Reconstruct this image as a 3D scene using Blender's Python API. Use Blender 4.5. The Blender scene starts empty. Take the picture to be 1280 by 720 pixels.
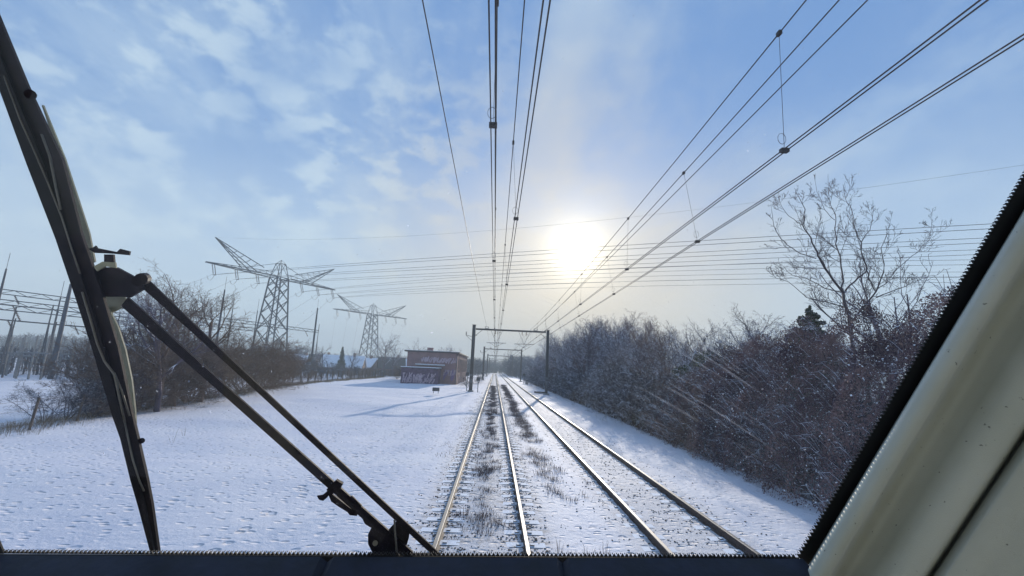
import bpy, math, random
import numpy as np
from mathutils import Vector, Matrix, noise

random.seed(7)
SC = bpy.context.scene
COL = SC.collection
R = math.radians

# ------------------------------------------------------------------ camera
FPX = 560.0                                   # focal length in pixels of the 1280 wide photograph
PIT, YAW, ROL = R(10.31), R(1.72), R(2.45)
CAM = Vector((0.08, 0.0, 2.83))
FW = Vector((math.sin(YAW)*math.cos(PIT), math.cos(YAW)*math.cos(PIT), math.sin(PIT)))
R0 = Vector((math.cos(YAW), -math.sin(YAW), 0))
U0 = R0.cross(FW)
RT = R0*math.cos(ROL) + U0*math.sin(ROL)
UP = -R0*math.sin(ROL) + U0*math.cos(ROL)

def ray(px, py):
    return FW*FPX + RT*(px-640) + UP*(360-py)
def G(px, py, z=-0.3):
    d = ray(px, py); return CAM + d*((z-CAM.z)/d.z)
def atY(px, py, Y):
    d = ray(px, py); return CAM + d*(Y/d.y)
def pix(p):
    v = Vector(p)-CAM; w = v.dot(FW)
    return 640+FPX*v.dot(RT)/w, 360-FPX*v.dot(UP)/w

cd = bpy.data.cameras.new('camera'); cam = bpy.data.objects.new('camera', cd); COL.objects.link(cam)
cam.matrix_world = Matrix(((RT.x, UP.x, -FW.x, CAM.x), (RT.y, UP.y, -FW.y, CAM.y), (RT.z, UP.z, -FW.z, CAM.z), (0, 0, 0, 1)))
cd.lens = FPX/1280*36; cd.sensor_width = 36; cd.clip_start = 0.01; cd.clip_end = 6000
SC.camera = cam

# ------------------------------------------------------------------ helpers
def tag(o, label=None, cat=None, group=None, kind=None):
    if label: o['label'] = label
    if cat: o['category'] = cat
    if group: o['group'] = group
    if kind: o['kind'] = kind
    return o
def empty(name, loc=(0, 0, 0), rz=0):
    o = bpy.data.objects.new(name, None); COL.objects.link(o)
    o.location = loc; o.rotation_euler = (0, 0, rz); o.empty_display_size = .2
    return o
class MB:
    def __init__(s): s.v = []; s.f = []; s.m = []
    def add(s, vs, fs, mi=0):
        b = len(s.v); s.v.extend([tuple(p) for p in vs])
        s.f.extend([tuple(i+b for i in f) for f in fs]); s.m.extend([mi]*len(fs))
    def box(s, c, d, mi=0, rz=0):
        c = Vector(c); x, y, z = d[0]/2, d[1]/2, d[2]/2
        M = Matrix.Rotation(rz, 3, 'Z')
        s.add([c+M@Vector(p) for p in ((-x,-y,-z),(x,-y,-z),(x,y,-z),(-x,y,-z),(-x,-y,z),(x,-y,z),(x,y,z),(-x,y,z))],
              [(0,3,2,1),(4,5,6,7),(0,1,5,4),(1,2,6,5),(2,3,7,6),(3,0,4,7)], mi)
    def tube(s, pts, r, n=4, mi=0, cap=True):
        pts = [Vector(p) for p in pts]; rs = r if isinstance(r, (list, tuple)) else [r]*len(pts)
        b = len(s.v); up = None
        for i, p in enumerate(pts):
            a = pts[max(i-1, 0)]; c = pts[min(i+1, len(pts)-1)]; t = (c-a).normalized()
            if up is None or abs(up.dot(t)) > .98:
                up = Vector((0, 0, 1)) if abs(t.z) < .9 else Vector((1, 0, 0))
            x = t.cross(up).normalized(); y = x.cross(t)
            for k in range(n):
                an = 2*math.pi*k/n + math.pi/n
                q = p + (x*math.cos(an)+y*math.sin(an))*rs[i]; s.v.append((q.x, q.y, q.z))
        for i in range(len(pts)-1):
            for k in range(n):
                k2 = (k+1) % n; s.f.append((b+i*n+k, b+i*n+k2, b+(i+1)*n+k2, b+(i+1)*n+k)); s.m.append(mi)
        if cap:
            s.f.append(tuple(b+k for k in range(n-1, -1, -1))); s.m.append(mi)
            e = b+(len(pts)-1)*n; s.f.append(tuple(e+k for k in range(n))); s.m.append(mi)
    def prism(s, poly, d, mi=0):              # poly: 3D points, extruded by vector d
        n = len(poly); d = Vector(d); poly = [Vector(p) for p in poly]
        s.add(poly+[p+d for p in poly], [tuple(range(n)), tuple(range(2*n-1, n-1, -1))] + [(i, i+n, (i+1) % n+n, (i+1) % n) for i in range(n)], mi)
    def build(s, name, mats, parent=None, smooth=False):
        me = bpy.data.meshes.new(name); me.from_pydata(s.v, [], s.f)
        ms = mats if isinstance(mats, (list, tuple)) else [mats]
        for m in ms: me.materials.append(m)
        if len(ms) > 1: me.polygons.foreach_set('material_index', s.m)
        if smooth: me.polygons.foreach_set('use_smooth', [True]*len(s.f))
        me.update()
        o = bpy.data.objects.new(name, me); COL.objects.link(o)
        if parent: o.parent = parent
        return o
def copy_tree(o, parent=None):
    c = o.copy(); COL.objects.link(c); c.parent = parent
    for ch in list(o.children): copy_tree(ch, c)
    return c

# ------------------------------------------------------------------ materials
class NT:
    def __init__(s, m): s.t = m.node_tree; s.n = s.t.nodes; s.l = s.t.links
    def N(s, typ, ins=None, **kw):
        n = s.n.new(typ)
        for k, v in kw.items(): setattr(n, k, v)
        for k, v in (ins or {}).items():
            if isinstance(v, bpy.types.NodeSocket): s.l.new(v, n.inputs[k])
            else: n.inputs[k].default_value = v
        return n
    def math(s, op, a, b=0.0, c=None, clamp=False):
        ins = {0: a, 1: b}
        if c is not None: ins[2] = c
        return s.N('ShaderNodeMath', ins, operation=op, use_clamp=clamp).outputs[0]
    def mix(s, f, a, b):
        n = s.N('ShaderNodeMix', data_type='RGBA')
        for k, v in ((0, f), (6, a), (7, b)):
            if isinstance(v, bpy.types.NodeSocket): s.l.new(v, n.inputs[k])
            else: n.inputs[k].default_value = v if k == 0 else (*v[:3], 1)
        return n.outputs[2]
    def ramp(s, f, lo, hi):
        n = s.N('ShaderNodeMapRange', {0: f, 1: lo, 2: hi}, interpolation_type='SMOOTHSTEP'); return n.outputs[0]
    def noise(s, vec, scale, detail=4, rough=.5, out=0, dist=0.0):
        n = s.N('ShaderNodeTexNoise', {'Scale': scale, 'Detail': detail, 'Roughness': rough, 'Distortion': dist})
        if vec is not None: s.l.new(vec, n.inputs['Vector'])
        return n.outputs[out]
def mat(name):
    m = bpy.data.materials.new(name); m.use_nodes = True; nt = NT(m)
    b = m.node_tree.nodes['Principled BSDF']
    return m, nt, b
def simple(name, col, rough=.6, metal=0, var=.25, scale=6, bump=0.0, spec=None):
    m, nt, b = mat(name)
    tc = nt.N('ShaderNodeTexCoord').outputs['Object']
    nz = nt.noise(tc, scale, 5, .6)
    f = nt.ramp(nz, .3, .7)
    c = nt.mix(f, [x*(1-var) for x in col], [min(1, x*(1+var)) for x in col])
    nt.l.new(c, b.inputs['Base Color'])
    b.inputs['Roughness'].default_value = rough; b.inputs['Metallic'].default_value = metal
    if spec is not None: b.inputs['Specular IOR Level'].default_value = spec
    if bump:
        bn = nt.N('ShaderNodeBump', {'Strength': .6, 'Distance': bump, 'Height': nt.noise(tc, scale*4, 4)})
        nt.l.new(bn.outputs[0], b.inputs['Normal'])
    return m
def snowy(name, col, amount=.5, col2=None, scale=3., thresh=.35, snowcol=(.8, .83, .9)):
    """bark or brick with snow lying where the face looks up"""
    m, nt, b = mat(name)
    tc = nt.N('ShaderNodeTexCoord').outputs['Object']
    ge = nt.N('ShaderNodeNewGeometry').outputs['Normal']
    z = nt.N('ShaderNodeSeparateXYZ', {0: ge}).outputs[2]
    nz = nt.noise(tc, scale, 3, .6)
    s = nt.math('MULTIPLY', nt.ramp(z, thresh, thresh+.3), nt.ramp(nz, .62-amount*.3, .72-amount*.3))
    base = nt.mix(nt.ramp(nt.noise(tc, scale*.6, 3), .35, .65), col, col2 or [c*1.5 for c in col])
    nt.l.new(nt.mix(s, base, snowcol), b.inputs['Base Color'])
    b.inputs['Roughness'].default_value = .8; b.inputs['Specular IOR Level'].default_value = .2
    return m

M = {}
M['steel'] = simple('galvanised steel', (.16, .17, .18), .55, .3)
M['darksteel'] = simple('dark weathered steel', (.07, .07, .075), .6, .2)
M['rustrail'] = simple('rusty rail web', (.07, .05, .045), .75, .1, .4, 20)
M['railhead'] = simple('polished rail head', (.17, .17, .175), .5, .85, .1)
M['concrete'] = simple('concrete', (.28, .27, .26), .85, 0, .2, 4, .004)
M['ceramic'] = simple('brown insulator', (.12, .07, .05), .3)
M['wire'] = simple('copper wire', (.05, .045, .045), .6, .3)
M['hvwire'] = simple('aluminium conductor', (.12, .12, .13), .5, .5)
M['pylon'] = simple('pylon steel', (.03, .04, .06), .7, 0)
M['rubber'] = simple('wiper rubber', (.010, .008, .011), .7, 0, .4, 30, 0, .2)
M['wiper'] = simple('wiper black paint', (.009, .005, .010), .6, 0, .5, 60, .0003, .2)
M['wiperpale'] = simple('wiper pale strip', (.32, .31, .21), .5, 0, .2, 20)
M['hose'] = simple('washer hose', (.15, .135, .115), .4, 0, .3, 20)
M['frit'] = simple('black window edge', (.006, .006, .007), .6, 0, .1)
M['dash'] = simple('dark blue dashboard', (.005, .007, .022), .6, 0, .5, 25, .001)
M['wood'] = simple('fence wood', (.09, .065, .05), .85)
M['snowcap'] = simple('snow cap', (.80, .83, .9), .7, 0, .04, 8, .01)
M['stone'] = snowy('ballast stone', (.10, .09, .085), .25, (.17, .14, .12), 8, .5)
M['bark'] = snowy('bare bark', (.055, .044, .064), .85, (.13, .10, .13), 2.5)
M['sleeper'] = snowy('snowy sleeper', (.07, .06, .055), 1.05, (.10, .085, .075), 5, .6)
M['barkbrown'] = snowy('brown hedge twigs', (.10, .065, .05), .25, (.19, .125, .09), 2.5, .6)
M['barkdark'] = snowy('dark bark', (.020, .019, .030), .5, (.05, .04, .06), 2.5)
M['barkpale'] = snowy('pale birch bark', (.30, .28, .28), .4, (.16, .14, .14), 5)
M['barkred'] = snowy('reddish bark', (.11, .065, .06), .6, (.20, .13, .12), 2.5)
M['barkgrey'] = snowy('grey bark', (.15, .14, .165), .8, (.24, .22, .24), 2.5)
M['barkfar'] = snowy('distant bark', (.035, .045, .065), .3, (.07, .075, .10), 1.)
M['needle'] = snowy('evergreen leaves', (.018, .04, .022), .35, (.04, .065, .03), 3, .5)
M['weed'] = snowy('dry weed', (.09, .065, .072), .25, (.19, .145, .13), 6, .7)
M['bleaf'] = snowy('bramble leaf', (.06, .036, .055), .25, (.23, .15, .15), 1.5, .7)
M['grassdry'] = snowy('dry grass', (.16, .12, .08), .2, (.24, .18, .11), 5, .7)

# trim panel: grey green plastic
m, nt, b = mat('grey green cab plastic')
tc = nt.N('ShaderNodeTexCoord').outputs['Object']
c = nt.mix(nt.ramp(nt.noise(tc, 9, 3), .35, .65), (.45, .465, .40), (.50, .515, .455))
sp = nt.ramp(nt.noise(tc, 160, 2, .5), .70, .76)
nt.l.new(nt.mix(sp, c, (.16, .16, .14)), b.inputs['Base Color']); b.inputs['Roughness'].default_value = .55
bn = nt.N('ShaderNodeBump', {'Strength': .35, 'Distance': .0006, 'Height': nt.noise(tc, 900, 2)})
nt.l.new(bn.outputs[0], b.inputs['Normal']); M['trim'] = m

# snow sheet
def snow_ground():
    m, nt, b = mat('snow ground')
    tc = nt.N('ShaderNodeTexCoord').outputs['Object']
    sx = nt.N('ShaderNodeSeparateXYZ', {0: tc}); X, Y = sx.outputs[0], sx.outputs[1]
    def band(x0, w0, w1):                       # 1 within w0 of x0, fading out at w1
        d = nt.math('ABSOLUTE', nt.math('SUBTRACT', X, x0)); return nt.ramp(d, w1, w0)
    n1 = nt.noise(tc, 2.2, 6, .62); n2 = nt.noise(tc, 9, 5, .65); n3 = nt.noise(tc, 34, 3, .6); big = nt.noise(tc, .25, 3, .5)
    # dark gaps beside the sleepers
    ph = nt.math('SINE', nt.math('MULTIPLY', nt.math('ADD', Y, nt.math('MULTIPLY', n2, .12)), 2*math.pi/.6))
    gap = nt.ramp(ph, .45, .9)
    near1 = nt.math('MAXIMUM', band(-.75, .22, .62), band(.75, .22, .62))
    near2 = nt.math('MAXIMUM', band(3.1, .1, .5), band(4.6, .1, .5))
    g1 = nt.math('MULTIPLY', nt.math('MULTIPLY', gap, near1), nt.ramp(n2, .36, .52))
    g2 = nt.math('MULTIPLY', nt.math('MULTIPLY', nt.math('MULTIPLY', gap, near2), nt.ramp(n2, .5, .6)), .5)
    # stones showing between and around the rails
    tr1 = band(0, .9, 1.7); tr2 = band(3.85, .9, 1.6)
    spk = nt.ramp(n3, .56, .64)
    s1 = nt.math('MULTIPLY', nt.math('MULTIPLY', spk, tr1), nt.ramp(n1, .42, .6))
    s2 = nt.math('MULTIPLY', nt.math('MULTIPLY', spk, tr2), nt.math('MULTIPLY', nt.ramp(n1, .38, .6), .7))
    mid = nt.math('MULTIPLY', nt.math('MULTIPLY', nt.ramp(n2, .60, .70), band(2, 2., 4.6)), .4)
    strip = nt.math('MAXIMUM', nt.math('MULTIPLY', band(0, .08, .42), nt.ramp(nt.noise(tc, 1.6, 4), .40, .56)), nt.math('MULTIPLY', nt.math('MULTIPLY', band(1.78, .12, .5), nt.ramp(Y, 10, 16)), nt.ramp(nt.noise(tc, 1.3, 4), .42, .56)))
    strip = nt.math('MULTIPLY', nt.math('MULTIPLY', strip, nt.ramp(nt.noise(tc, 14, 4, .7), .38, .62)), .55)
    dirt = nt.math('MAXIMUM', strip, nt.math('MAXIMUM', nt.math('MAXIMUM', g1, g2), nt.math('MAXIMUM', nt.math('MAXIMUM', s1, s2), mid)))
    # grass tips coming through the field
    tips = nt.math('MULTIPLY', nt.ramp(nt.noise(tc, 6.5, 5, .72), .61, .72), .45)
    snow = nt.mix(nt.ramp(big, .3, .7), (.66, .67, .755), (.735, .735, .79))
    tint = nt.mix(nt.math('MULTIPLY', nt.math('MAXIMUM', tr1, tr2), .35), snow, (.60, .56, .53))
    trail = nt.math('MAXIMUM', nt.math('MAXIMUM', band(-4.5, .12, .38), nt.math('MULTIPLY', band(-3.1, .05, .3), .7)), nt.math('MULTIPLY', band(-6.6, .1, .3), .5))
    c = nt.mix(tips, tint, (.30, .29, .30)); c = nt.mix(nt.math('MULTIPLY', dirt, .9), c, (.085, .07, .065))
    nt.l.new(c, b.inputs['Base Color']); b.inputs['Roughness'].default_value = .75; b.inputs['Specular IOR Level'].default_value = .25
    # relief
    mp = nt.N('ShaderNodeMapping', {0: tc, 3: (1, 1.5, 1)}).outputs[0]
    vo = nt.N('ShaderNodeTexVoronoi', {'Vector': mp, 'Scale': 3.6, 'Randomness': 1.}, feature='SMOOTH_F1'); vo.inputs['Smoothness'].default_value = .3
    pit = nt.ramp(vo.outputs['Distance'], 0.04, .34)
    h = nt.math('MULTIPLY', nt.math('SUBTRACT', pit, 1.0), nt.math('MULTIPLY', nt.ramp(nt.noise(tc, .9, 2), .28, .50), .085))
    h = nt.math('ADD', h, nt.math('MULTIPLY', n1, .045)); h = nt.math('ADD', h, nt.math('MULTIPLY', n2, .024))
    h = nt.math('ADD', h, nt.math('MULTIPLY', nt.math('MULTIPLY', n3, .02), nt.math('MAXIMUM', tr1, nt.math('MAXIMUM', tr2, .25))))
    vt = nt.N('ShaderNodeTexVoronoi', {'Vector': tc, 'Scale': 2.9}); h = nt.math('SUBTRACT', h, nt.math('MULTIPLY', nt.math('MULTIPLY', nt.ramp(vt.outputs['Distance'], .34, .16), trail), .11))
    bn = nt.N('ShaderNodeBump', {'Strength': .8, 'Distance': 1.0, 'Height': h}); nt.l.new(bn.outputs[0], b.inputs['Normal'])
    return m
M['snow'] = snow_ground()

# brick
m, nt, b = mat('brown brick')
tc = nt.N('ShaderNodeTexCoord').outputs['Object']
cx = nt.N('ShaderNodeSeparateXYZ', {0: tc})
cmb = nt.N('ShaderNodeCombineXYZ', {0: nt.math('ADD', cx.outputs[0], cx.outputs[1]), 1: cx.outputs[2]}).outputs[0]
bt = nt.N('ShaderNodeTexBrick', {'Vector': cmb, 'Color1': (.25, .11, .11, 1), 'Color2': (.33, .17, .16, 1), 'Mortar': (.24, .20, .20, 1), 'Scale': 1., 'Mortar Size': .012, 'Brick Width': .22, 'Row Height': .075})
nt.l.new(nt.mix(nt.ramp(nt.noise(tc, .6, 4), .35, .7), bt.outputs[0], (.20, .12, .13)), b.inputs['Base Color']); b.inputs['Roughness'].default_value = .9
M['brick'] = m
M['graf_a'] = simple('pale pink paint', (.42, .32, .37), .7); M['graf_b'] = simple('violet paint', (.16, .09, .22), .7)
M['darkwall'] = simple('dark painted wall', (.09, .05, .10), .8, 0, .4, 2); M['glassdark'] = simple('dark window', (.03, .035, .05), .15)
M['housewall'] = simple('house brick', (.20, .13, .11), .9); M['roofedge'] = simple('dark roof edge', (.05, .05, .055), .8)

# ------------------------------------------------------------------ sun, sky
SV = ray(720, 315).normalized()
EL, AZ = math.asin(SV.z), math.atan2(SV.x, SV.y)
sl = bpy.data.lights.new('sun', 'SUN'); sl.energy = 3.4; sl.angle = R(.7); sl.color = (1, .89, .75)
so = bpy.data.objects.new('sun', sl); COL.objects.link(so); so.location = (0, 0, 60)
so.rotation_euler = SV.to_track_quat('Z', 'Y').to_euler()

w = bpy.data.worlds.new('World'); SC.world = w; w.use_nodes = True
nt = NT(w); nt.n.clear()
tcw = nt.N('ShaderNodeTexCoord').outputs['Generated']
sky = nt.N('ShaderNodeTexSky', sky_type='NISHITA', sun_disc=False, sun_elevation=EL, sun_rotation=AZ, altitude=0, air_density=1.0, dust_density=.6, ozone_density=2.2)
dirn = nt.N('ShaderNodeVectorMath', {0: tcw}, operation='NORMALIZE').outputs[0]
sep = nt.N('ShaderNodeSeparateXYZ', {0: dirn}); dz = nt.math('MAXIMUM', sep.outputs[2], 0.0)
inv = nt.math('DIVIDE', 1.0, nt.math('ADD', dz, .10))
P = nt.N('ShaderNodeCombineXYZ', {0: nt.math('MULTIPLY', sep.outputs[0], inv), 1: nt.math('MULTIPLY', sep.outputs[1], inv)}).outputs[0]
dot = nt.N('ShaderNodeVectorMath', {0: dirn, 1: tuple(SV)}, operation='DOT_PRODUCT').outputs['Value']
ang = nt.math('ARCCOSINE', nt.math('MINIMUM', dot, .999999))          # radians from the sun
# thin cloud layers
md_ = nt.N('ShaderNodeMapping', {0: dirn, 2: (0, R(14), 0), 3: (1, 1, 1.6)}).outputs[0]
c1 = nt.noise(md_, 12., 5, .52, dist=.15); c0n = nt.noise(md_, 2.3, 3, .5)
mp = nt.N('ShaderNodeMapping', {0: P, 2: (0, 0, R(25)), 3: (1.5, .8, 1)}).outputs[0]
c2 = nt.noise(mp, 1.3, 6, .6, dist=.3)
def angto(px_, py_):
    d_ = nt.N('ShaderNodeVectorMath', {0: dirn, 1: tuple(ray(px_, py_).normalized())}, operation='DOT_PRODUCT').outputs['Value']
    return nt.math('ARCCOSINE', nt.math('MINIMUM', d_, .999999))
leftw = nt.math('MAXIMUM', nt.ramp(angto(300, 190), .62, .18), nt.math('MULTIPLY', nt.ramp(sep.outputs[0], .35, -.5), .35))
# one wispy band of cirrus running down towards the sun
d1, d2 = ray(740, 0).normalized(), ray(645, 260).normalized(); pn = d1.cross(d2).normalized()
bd_ = nt.math('ABSOLUTE', nt.math('ADD', nt.N('ShaderNodeVectorMath', {0: dirn, 1: tuple(pn)}, operation='DOT_PRODUCT').outputs['Value'], nt.math('MULTIPLY', nt.math('SUBTRACT', nt.noise(dirn, 5, 4), .5), .09)))
cirrus = nt.math('MULTIPLY', nt.math('MULTIPLY', nt.ramp(bd_, .11, .01), nt.ramp(sep.outputs[2], .25, .55)), .42)
puffs = nt.math('MULTIPLY', nt.math('MULTIPLY', nt.ramp(c1, .43, .64), nt.ramp(c0n, .26, .50)), nt.math('ADD', .10, nt.math('MULTIPLY', leftw, .54)))
veil = nt.math('MULTIPLY', nt.ramp(c2, .42, .72), .40)
low = nt.math('MULTIPLY', nt.ramp(dz, .56, .02), .92)
cl = nt.math('SUBTRACT', 1.0, nt.math('MULTIPLY', nt.math('SUBTRACT', 1.0, cirrus), nt.math('MULTIPLY', nt.math('MULTIPLY', nt.math('SUBTRACT', 1.0, puffs), nt.math('SUBTRACT', 1.0, veil)), nt.math('SUBTRACT', 1.0, low))))
skyc = nt.N('ShaderNodeVectorMath', {0: sky.outputs[0], 'Scale': .06}, operation='SCALE').outputs[0]
skyc = nt.mix(.65, skyc, (.115, .25, .52))
WHITE = (.395, .485, .55)
cb = nt.mix(nt.ramp(ang, .62, .08), WHITE, (.55, .48, .36))
base = nt.mix(cl, skyc, cb)
# glow of the sun behind thin cloud
def gl(s, a): return nt.math('MULTIPLY', nt.math('EXPONENT', nt.math('MULTIPLY', nt.math('POWER', nt.math('DIVIDE', ang, s), 2.0), -1.0)), a)
g_core = nt.ramp(ang, .062, .036)
glow = nt.N('ShaderNodeVectorMath', {0: (1, .85, .56), 'Scale': nt.math('ADD', nt.math('ADD', gl(.085, .42), gl(.22, .08)), gl(.033, 3.0))}, operation='SCALE').outputs[0]
tot = nt.N('ShaderNodeVectorMath', {0: base, 1: glow}, operation='ADD').outputs[0]
bg = nt.N('ShaderNodeBackground', {'Color': tot, 'Strength': 1.0})
out = nt.N('ShaderNodeOutputWorld', {'Surface': bg.outputs[0]})

# ------------------------------------------------------------------ ground
EDGE = [(-60, -15), (5, -15.5), (17, -17.0), (26, -19.6), (35, -20.6), (64, -25.8), (110, -26), (160, -24), (3000, -24)]
def edge(y):
    for (a, xa), (b_, xb) in zip(EDGE, EDGE[1:]):
        if y <= b_: return xa+(xb-xa)*max(0, (y-a)/(b_-a))
    return -24
def sst(a, b_, x):
    t = min(1, max(0, (x-a)/(b_-a))); return t*t*(3-2*t)
def gz(x, y):
    z = -.155
    for xc, dp, cv in ((0, .010, .024), (3.85, .003, .030)):
        u = abs(x-xc)
        z += cv*(1-sst(1.5, 2.0, u)) - (dp+cv)*sst(.30, .48, u)*(1-sst(1.02, 1.22, u))*(.85 if dp > .01 else .62)
    z += -.145*sst(-2.2, -3.6, x)                       # shoulder of the ballast bed, left
    z += -.16*sst(5.8, 8.0, x)
    z += -.9*sst(8.6, 11, x)*(1-sst(12, 15, x))         # ditch under the trees
    e = edge(y); z += -.9*sst(e-1.2, e-5.0, x)
    if x > -200:
        a = .5 if (-1.9 < x < 5.9) else 1.
        n = noise.noise((x*.35, y*.35, 0))*.06 + noise.noise((x*2.9, y*2.9, 5))*.016 + noise.noise((x*1.3, y*1.3, 3))*.014
        if x < -3.4: n += noise.noise((x*.12, y*.12, 8))*.16*sst(-3.4, -7, x)
        z += n*a*(.40 if a < 1 else 1)
    return z
xs = [-900, -700, -550, -380, -260, -180, -130, -100, -80, -65, -52, -44, -38, -33] + [-29+.28*i for i in range(96)] + [-2.1+.13*i for i in range(61)] + [6.0+.28*i for i in range(20)] + [11.6+.8*i for i in range(12)] + [23, 27, 33, 42, 55, 75, 110, 170, 280, 480, 900]
ys = [-60, -40, -25, -15, -8, -3] + [0+.28*i for i in range(215)]
while ys[-1] < 900: ys.append(ys[-1]+max(.3, (ys[-1]-55)*.07))
gv = [(x, y, gz(x, y)) for y in ys for x in xs]
nx = len(xs)
gf = [(j*nx+i, j*nx+i+1, (j+1)*nx+i+1, (j+1)*nx+i) for j in range(len(ys)-1) for i in range(nx-1)]
mb = MB(); mb.v = gv; mb.f = gf; mb.m = [0]*len(gf)
tag(mb.build('ground', M['snow'], smooth=True), 'snow covered ground beside and between the railway tracks', kind='structure')

# ------------------------------------------------------------------ railway tracks
def rail_mb(x, y0=-8, y1=700):
    prof = [(-.07, -.172), (-.07, -.155), (-.012, -.135), (-.010, -.04), (-.036, -.032), (-.036, -.006), (-.028, 0), (.028, 0), (.036, -.006), (.036, -.032), (.010, -.04), (.012, -.135), (.07, -.155), (.07, -.172)]
    b_ = MB(); n = len(prof); yy = [y0, 60, 200, y1]
    for y in yy: b_.v.extend([(x+p[0], y, p[1]) for p in prof])
    for j in range(len(yy)-1):
        for i in range(n):
            i2 = (i+1) % n; b_.f.append((j*n+i, j*n+i2, (j+1)*n+i2, (j+1)*n+i)); b_.m.append(1 if i in (5, 6, 7) else 0)
    return b_
def track(xc, label):
    t = tag(empty('railway_track', (xc, 0, 0)), label, 'railway track', 'railway tracks')
    for s in (-1, 1): rail_mb(s*.7525).build('rail', [M['rustrail'], M['railhead']], t)
    first = None
    def slp(b_, y):
        w_ = .13; x_ = 1.28
        b_.add([(-x_, y-w_, -.30), (x_, y-w_, -.30), (x_, y+w_, -.30), (-x_, y+w_, -.30),
                (-x_, y-w_+.02, -.142), (x_, y-w_+.02, -.142), (x_, y+w_-.02, -.142), (-x_, y+w_-.02, -.142)],
               [(0,3,2,1),(4,5,6,7),(0,1,5,4),(1,2,6,5),(2,3,7,6),(3,0,4,7)])
        for s in (-1, 1):
            for q in (-.12, .12): b_.box((s*.7525+q, y, -.137), (.07, .09, .026))
    for k in range(100):
        if first is None:
            b_ = MB(); slp(b_, 0); first = b_.build('sleeper', M['sleeper'], t); first.location = (0, 3, 0)
        else:
            c_ = first.copy(); COL.objects.link(c_); c_.parent = t; c_.location = (0, 3+.6*k, 0)
    b_ = MB()
    for k in range(100, 450): slp(b_, 3+.6*k)
    tag(b_.build('sleeper', M['sleeper'], t), 'the distant sleepers of the track', kind='stuff')
track(0.0, 'snowy railway track straight ahead, with dark weeds growing between its rails')
track(3.85, 'snowy railway track on the right, close to the bramble bank')

# ballast stones and clods poking through the snow
rs = np.random.default_rng(3)
def scatter_stones(n, fx, fy, smin, smax):
    V = []; F = []
    tmpl = np.array([(-1,-1,-.6),(1,-1,-.6),(1,1,-.6),(-1,1,-.6),(-.7,-.6,.6),(.6,-.7,.5),(.7,.6,.7),(-.6,.7,.5)])
    fc = np.array([(4,5,6,7),(0,1,5,4),(1,2,6,5),(2,3,7,6),(3,0,4,7)])
    for i in range(n):
        x, y = fx(), fy()
        s = rs.uniform(smin, smax); a = rs.uniform(0, 6.28)
        t = tmpl*(s*rs.uniform(.6, 1.1, 3)) + rs.uniform(-.15, .15, (8, 3))*s
        c, d = math.cos(a), math.sin(a)
        t = np.stack([t[:, 0]*c-t[:, 1]*d+x, t[:, 0]*d+t[:, 1]*c+y, t[:, 2]+gz(x, y)+s*.2], 1)
        F.append(fc+8*i); V.append(t)
    b_ = MB(); b_.v = [tuple(p) for p in np.concatenate(V)]; b_.f = [tuple(int(q) for q in f) for f in np.concatenate(F)]; b_.m = [0]*len(b_.f)
    return b_
def stx():
    r_ = rs.uniform()
    if r_ < .62: return rs.choice([-.75, .75])+rs.choice([-1, 1])*abs(rs.normal(.12, .22))
    if r_ < .85: return 3.85+rs.normal(0, .8)
    return rs.uniform(-1.6, 5.6)
def sty():
    y = 3+45*rs.uniform()**1.7
    return round((y-3.3)/.6)*.6+3.3+rs.normal(0, .07) if rs.uniform() < .75 else y
tag(scatter_stones(11000, stx, sty, .008, .022).build('ballast_stones', M['stone']), 'dark ballast stones poking through the snow around the rails', kind='stuff')

# dry weeds
def tufts(spots):
    b_ = MB()
    for (x, y, h, n, spr) in spots:
        z = gz(x, y)
        for i in range(n):
            a = random.uniform(0, 6.28); r_ = spr*random.random()**.6
            px_, py_ = x+math.cos(a)*r_, y+math.sin(a)*r_
            hh = h*random.uniform(.45, 1.1); l = Vector((math.cos(a), math.sin(a), 0))*hh*random.uniform(.1, .75)
            w_ = random.uniform(.0016, .0042); p0 = Vector((px_, py_, z-.02)); p1 = p0+l*.4+Vector((0, 0, hh*.7)); p2 = p0+l+Vector((0, 0, hh))
            s = Vector((w_, w_*random.uniform(-1, 1), 0)); b0 = len(b_.v)
            for q in (p0-s, p0+s, p1+s*.8, p1-s*.8, p2): b_.v.append((q.x, q.y, q.z))
            b_.f += [(b0, b0+1, b0+2, b0+3), (b0+3, b0+2, b0+4)]; b_.m += [0, 0]
            if random.random() < .4:          # side twig
                d = Vector((random.uniform(-1, 1), random.uniform(-1, 1), random.uniform(0, 1)))*hh*.4; b0 = len(b_.v)
                for q in (p1-s*.6, p1+s*.6, p1+d): b_.v.append((q.x, q.y, q.z))
                b_.f.append((b0, b0+1, b0+2)); b_.m.append(0)
    return b_
sp = []
for i in range(1300):                          # between the rails of the left track
    y = 6+random.random()**.8*75
    dens = .5+.5*noise.noise((0, y*.55, 5))*2
    if random.random() < (dens if y < 28 else .55): sp.append((random.gauss(0, .16 if y < 30 else .24), y, random.uniform(.06, .17), 36, .16))
for i in range(1300):                          # between the two tracks
    y = 11.5+random.random()**.9*75
    if random.random() < .35+.9*noise.noise((9, y*.4, 5)) or (y > 24 and random.random() < .4): sp.append((1.75+random.gauss(0, .22), y, random.uniform(.08, .22), 34, .2))
for (x, y, n, h) in ((1.95, 6.2, 30, .26), (1.75, 7.6, 18, .24), (1.5, 5.2, 14, .18), (2.0, 11.5, 10, .16), (.05, 6.6, 8, .12), (.0, 9.3, 14, .16), (2.9, 13, 4, .12)):
    for k in range(n): sp.append((x+random.gauss(0, .28), y+random.gauss(0, .25), h*random.uniform(.6, 1), 9, .1))
for i in range(60): sp.append((random.uniform(-1.7, -1.0), random.uniform(14, 60), .1, 12, .2))
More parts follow.
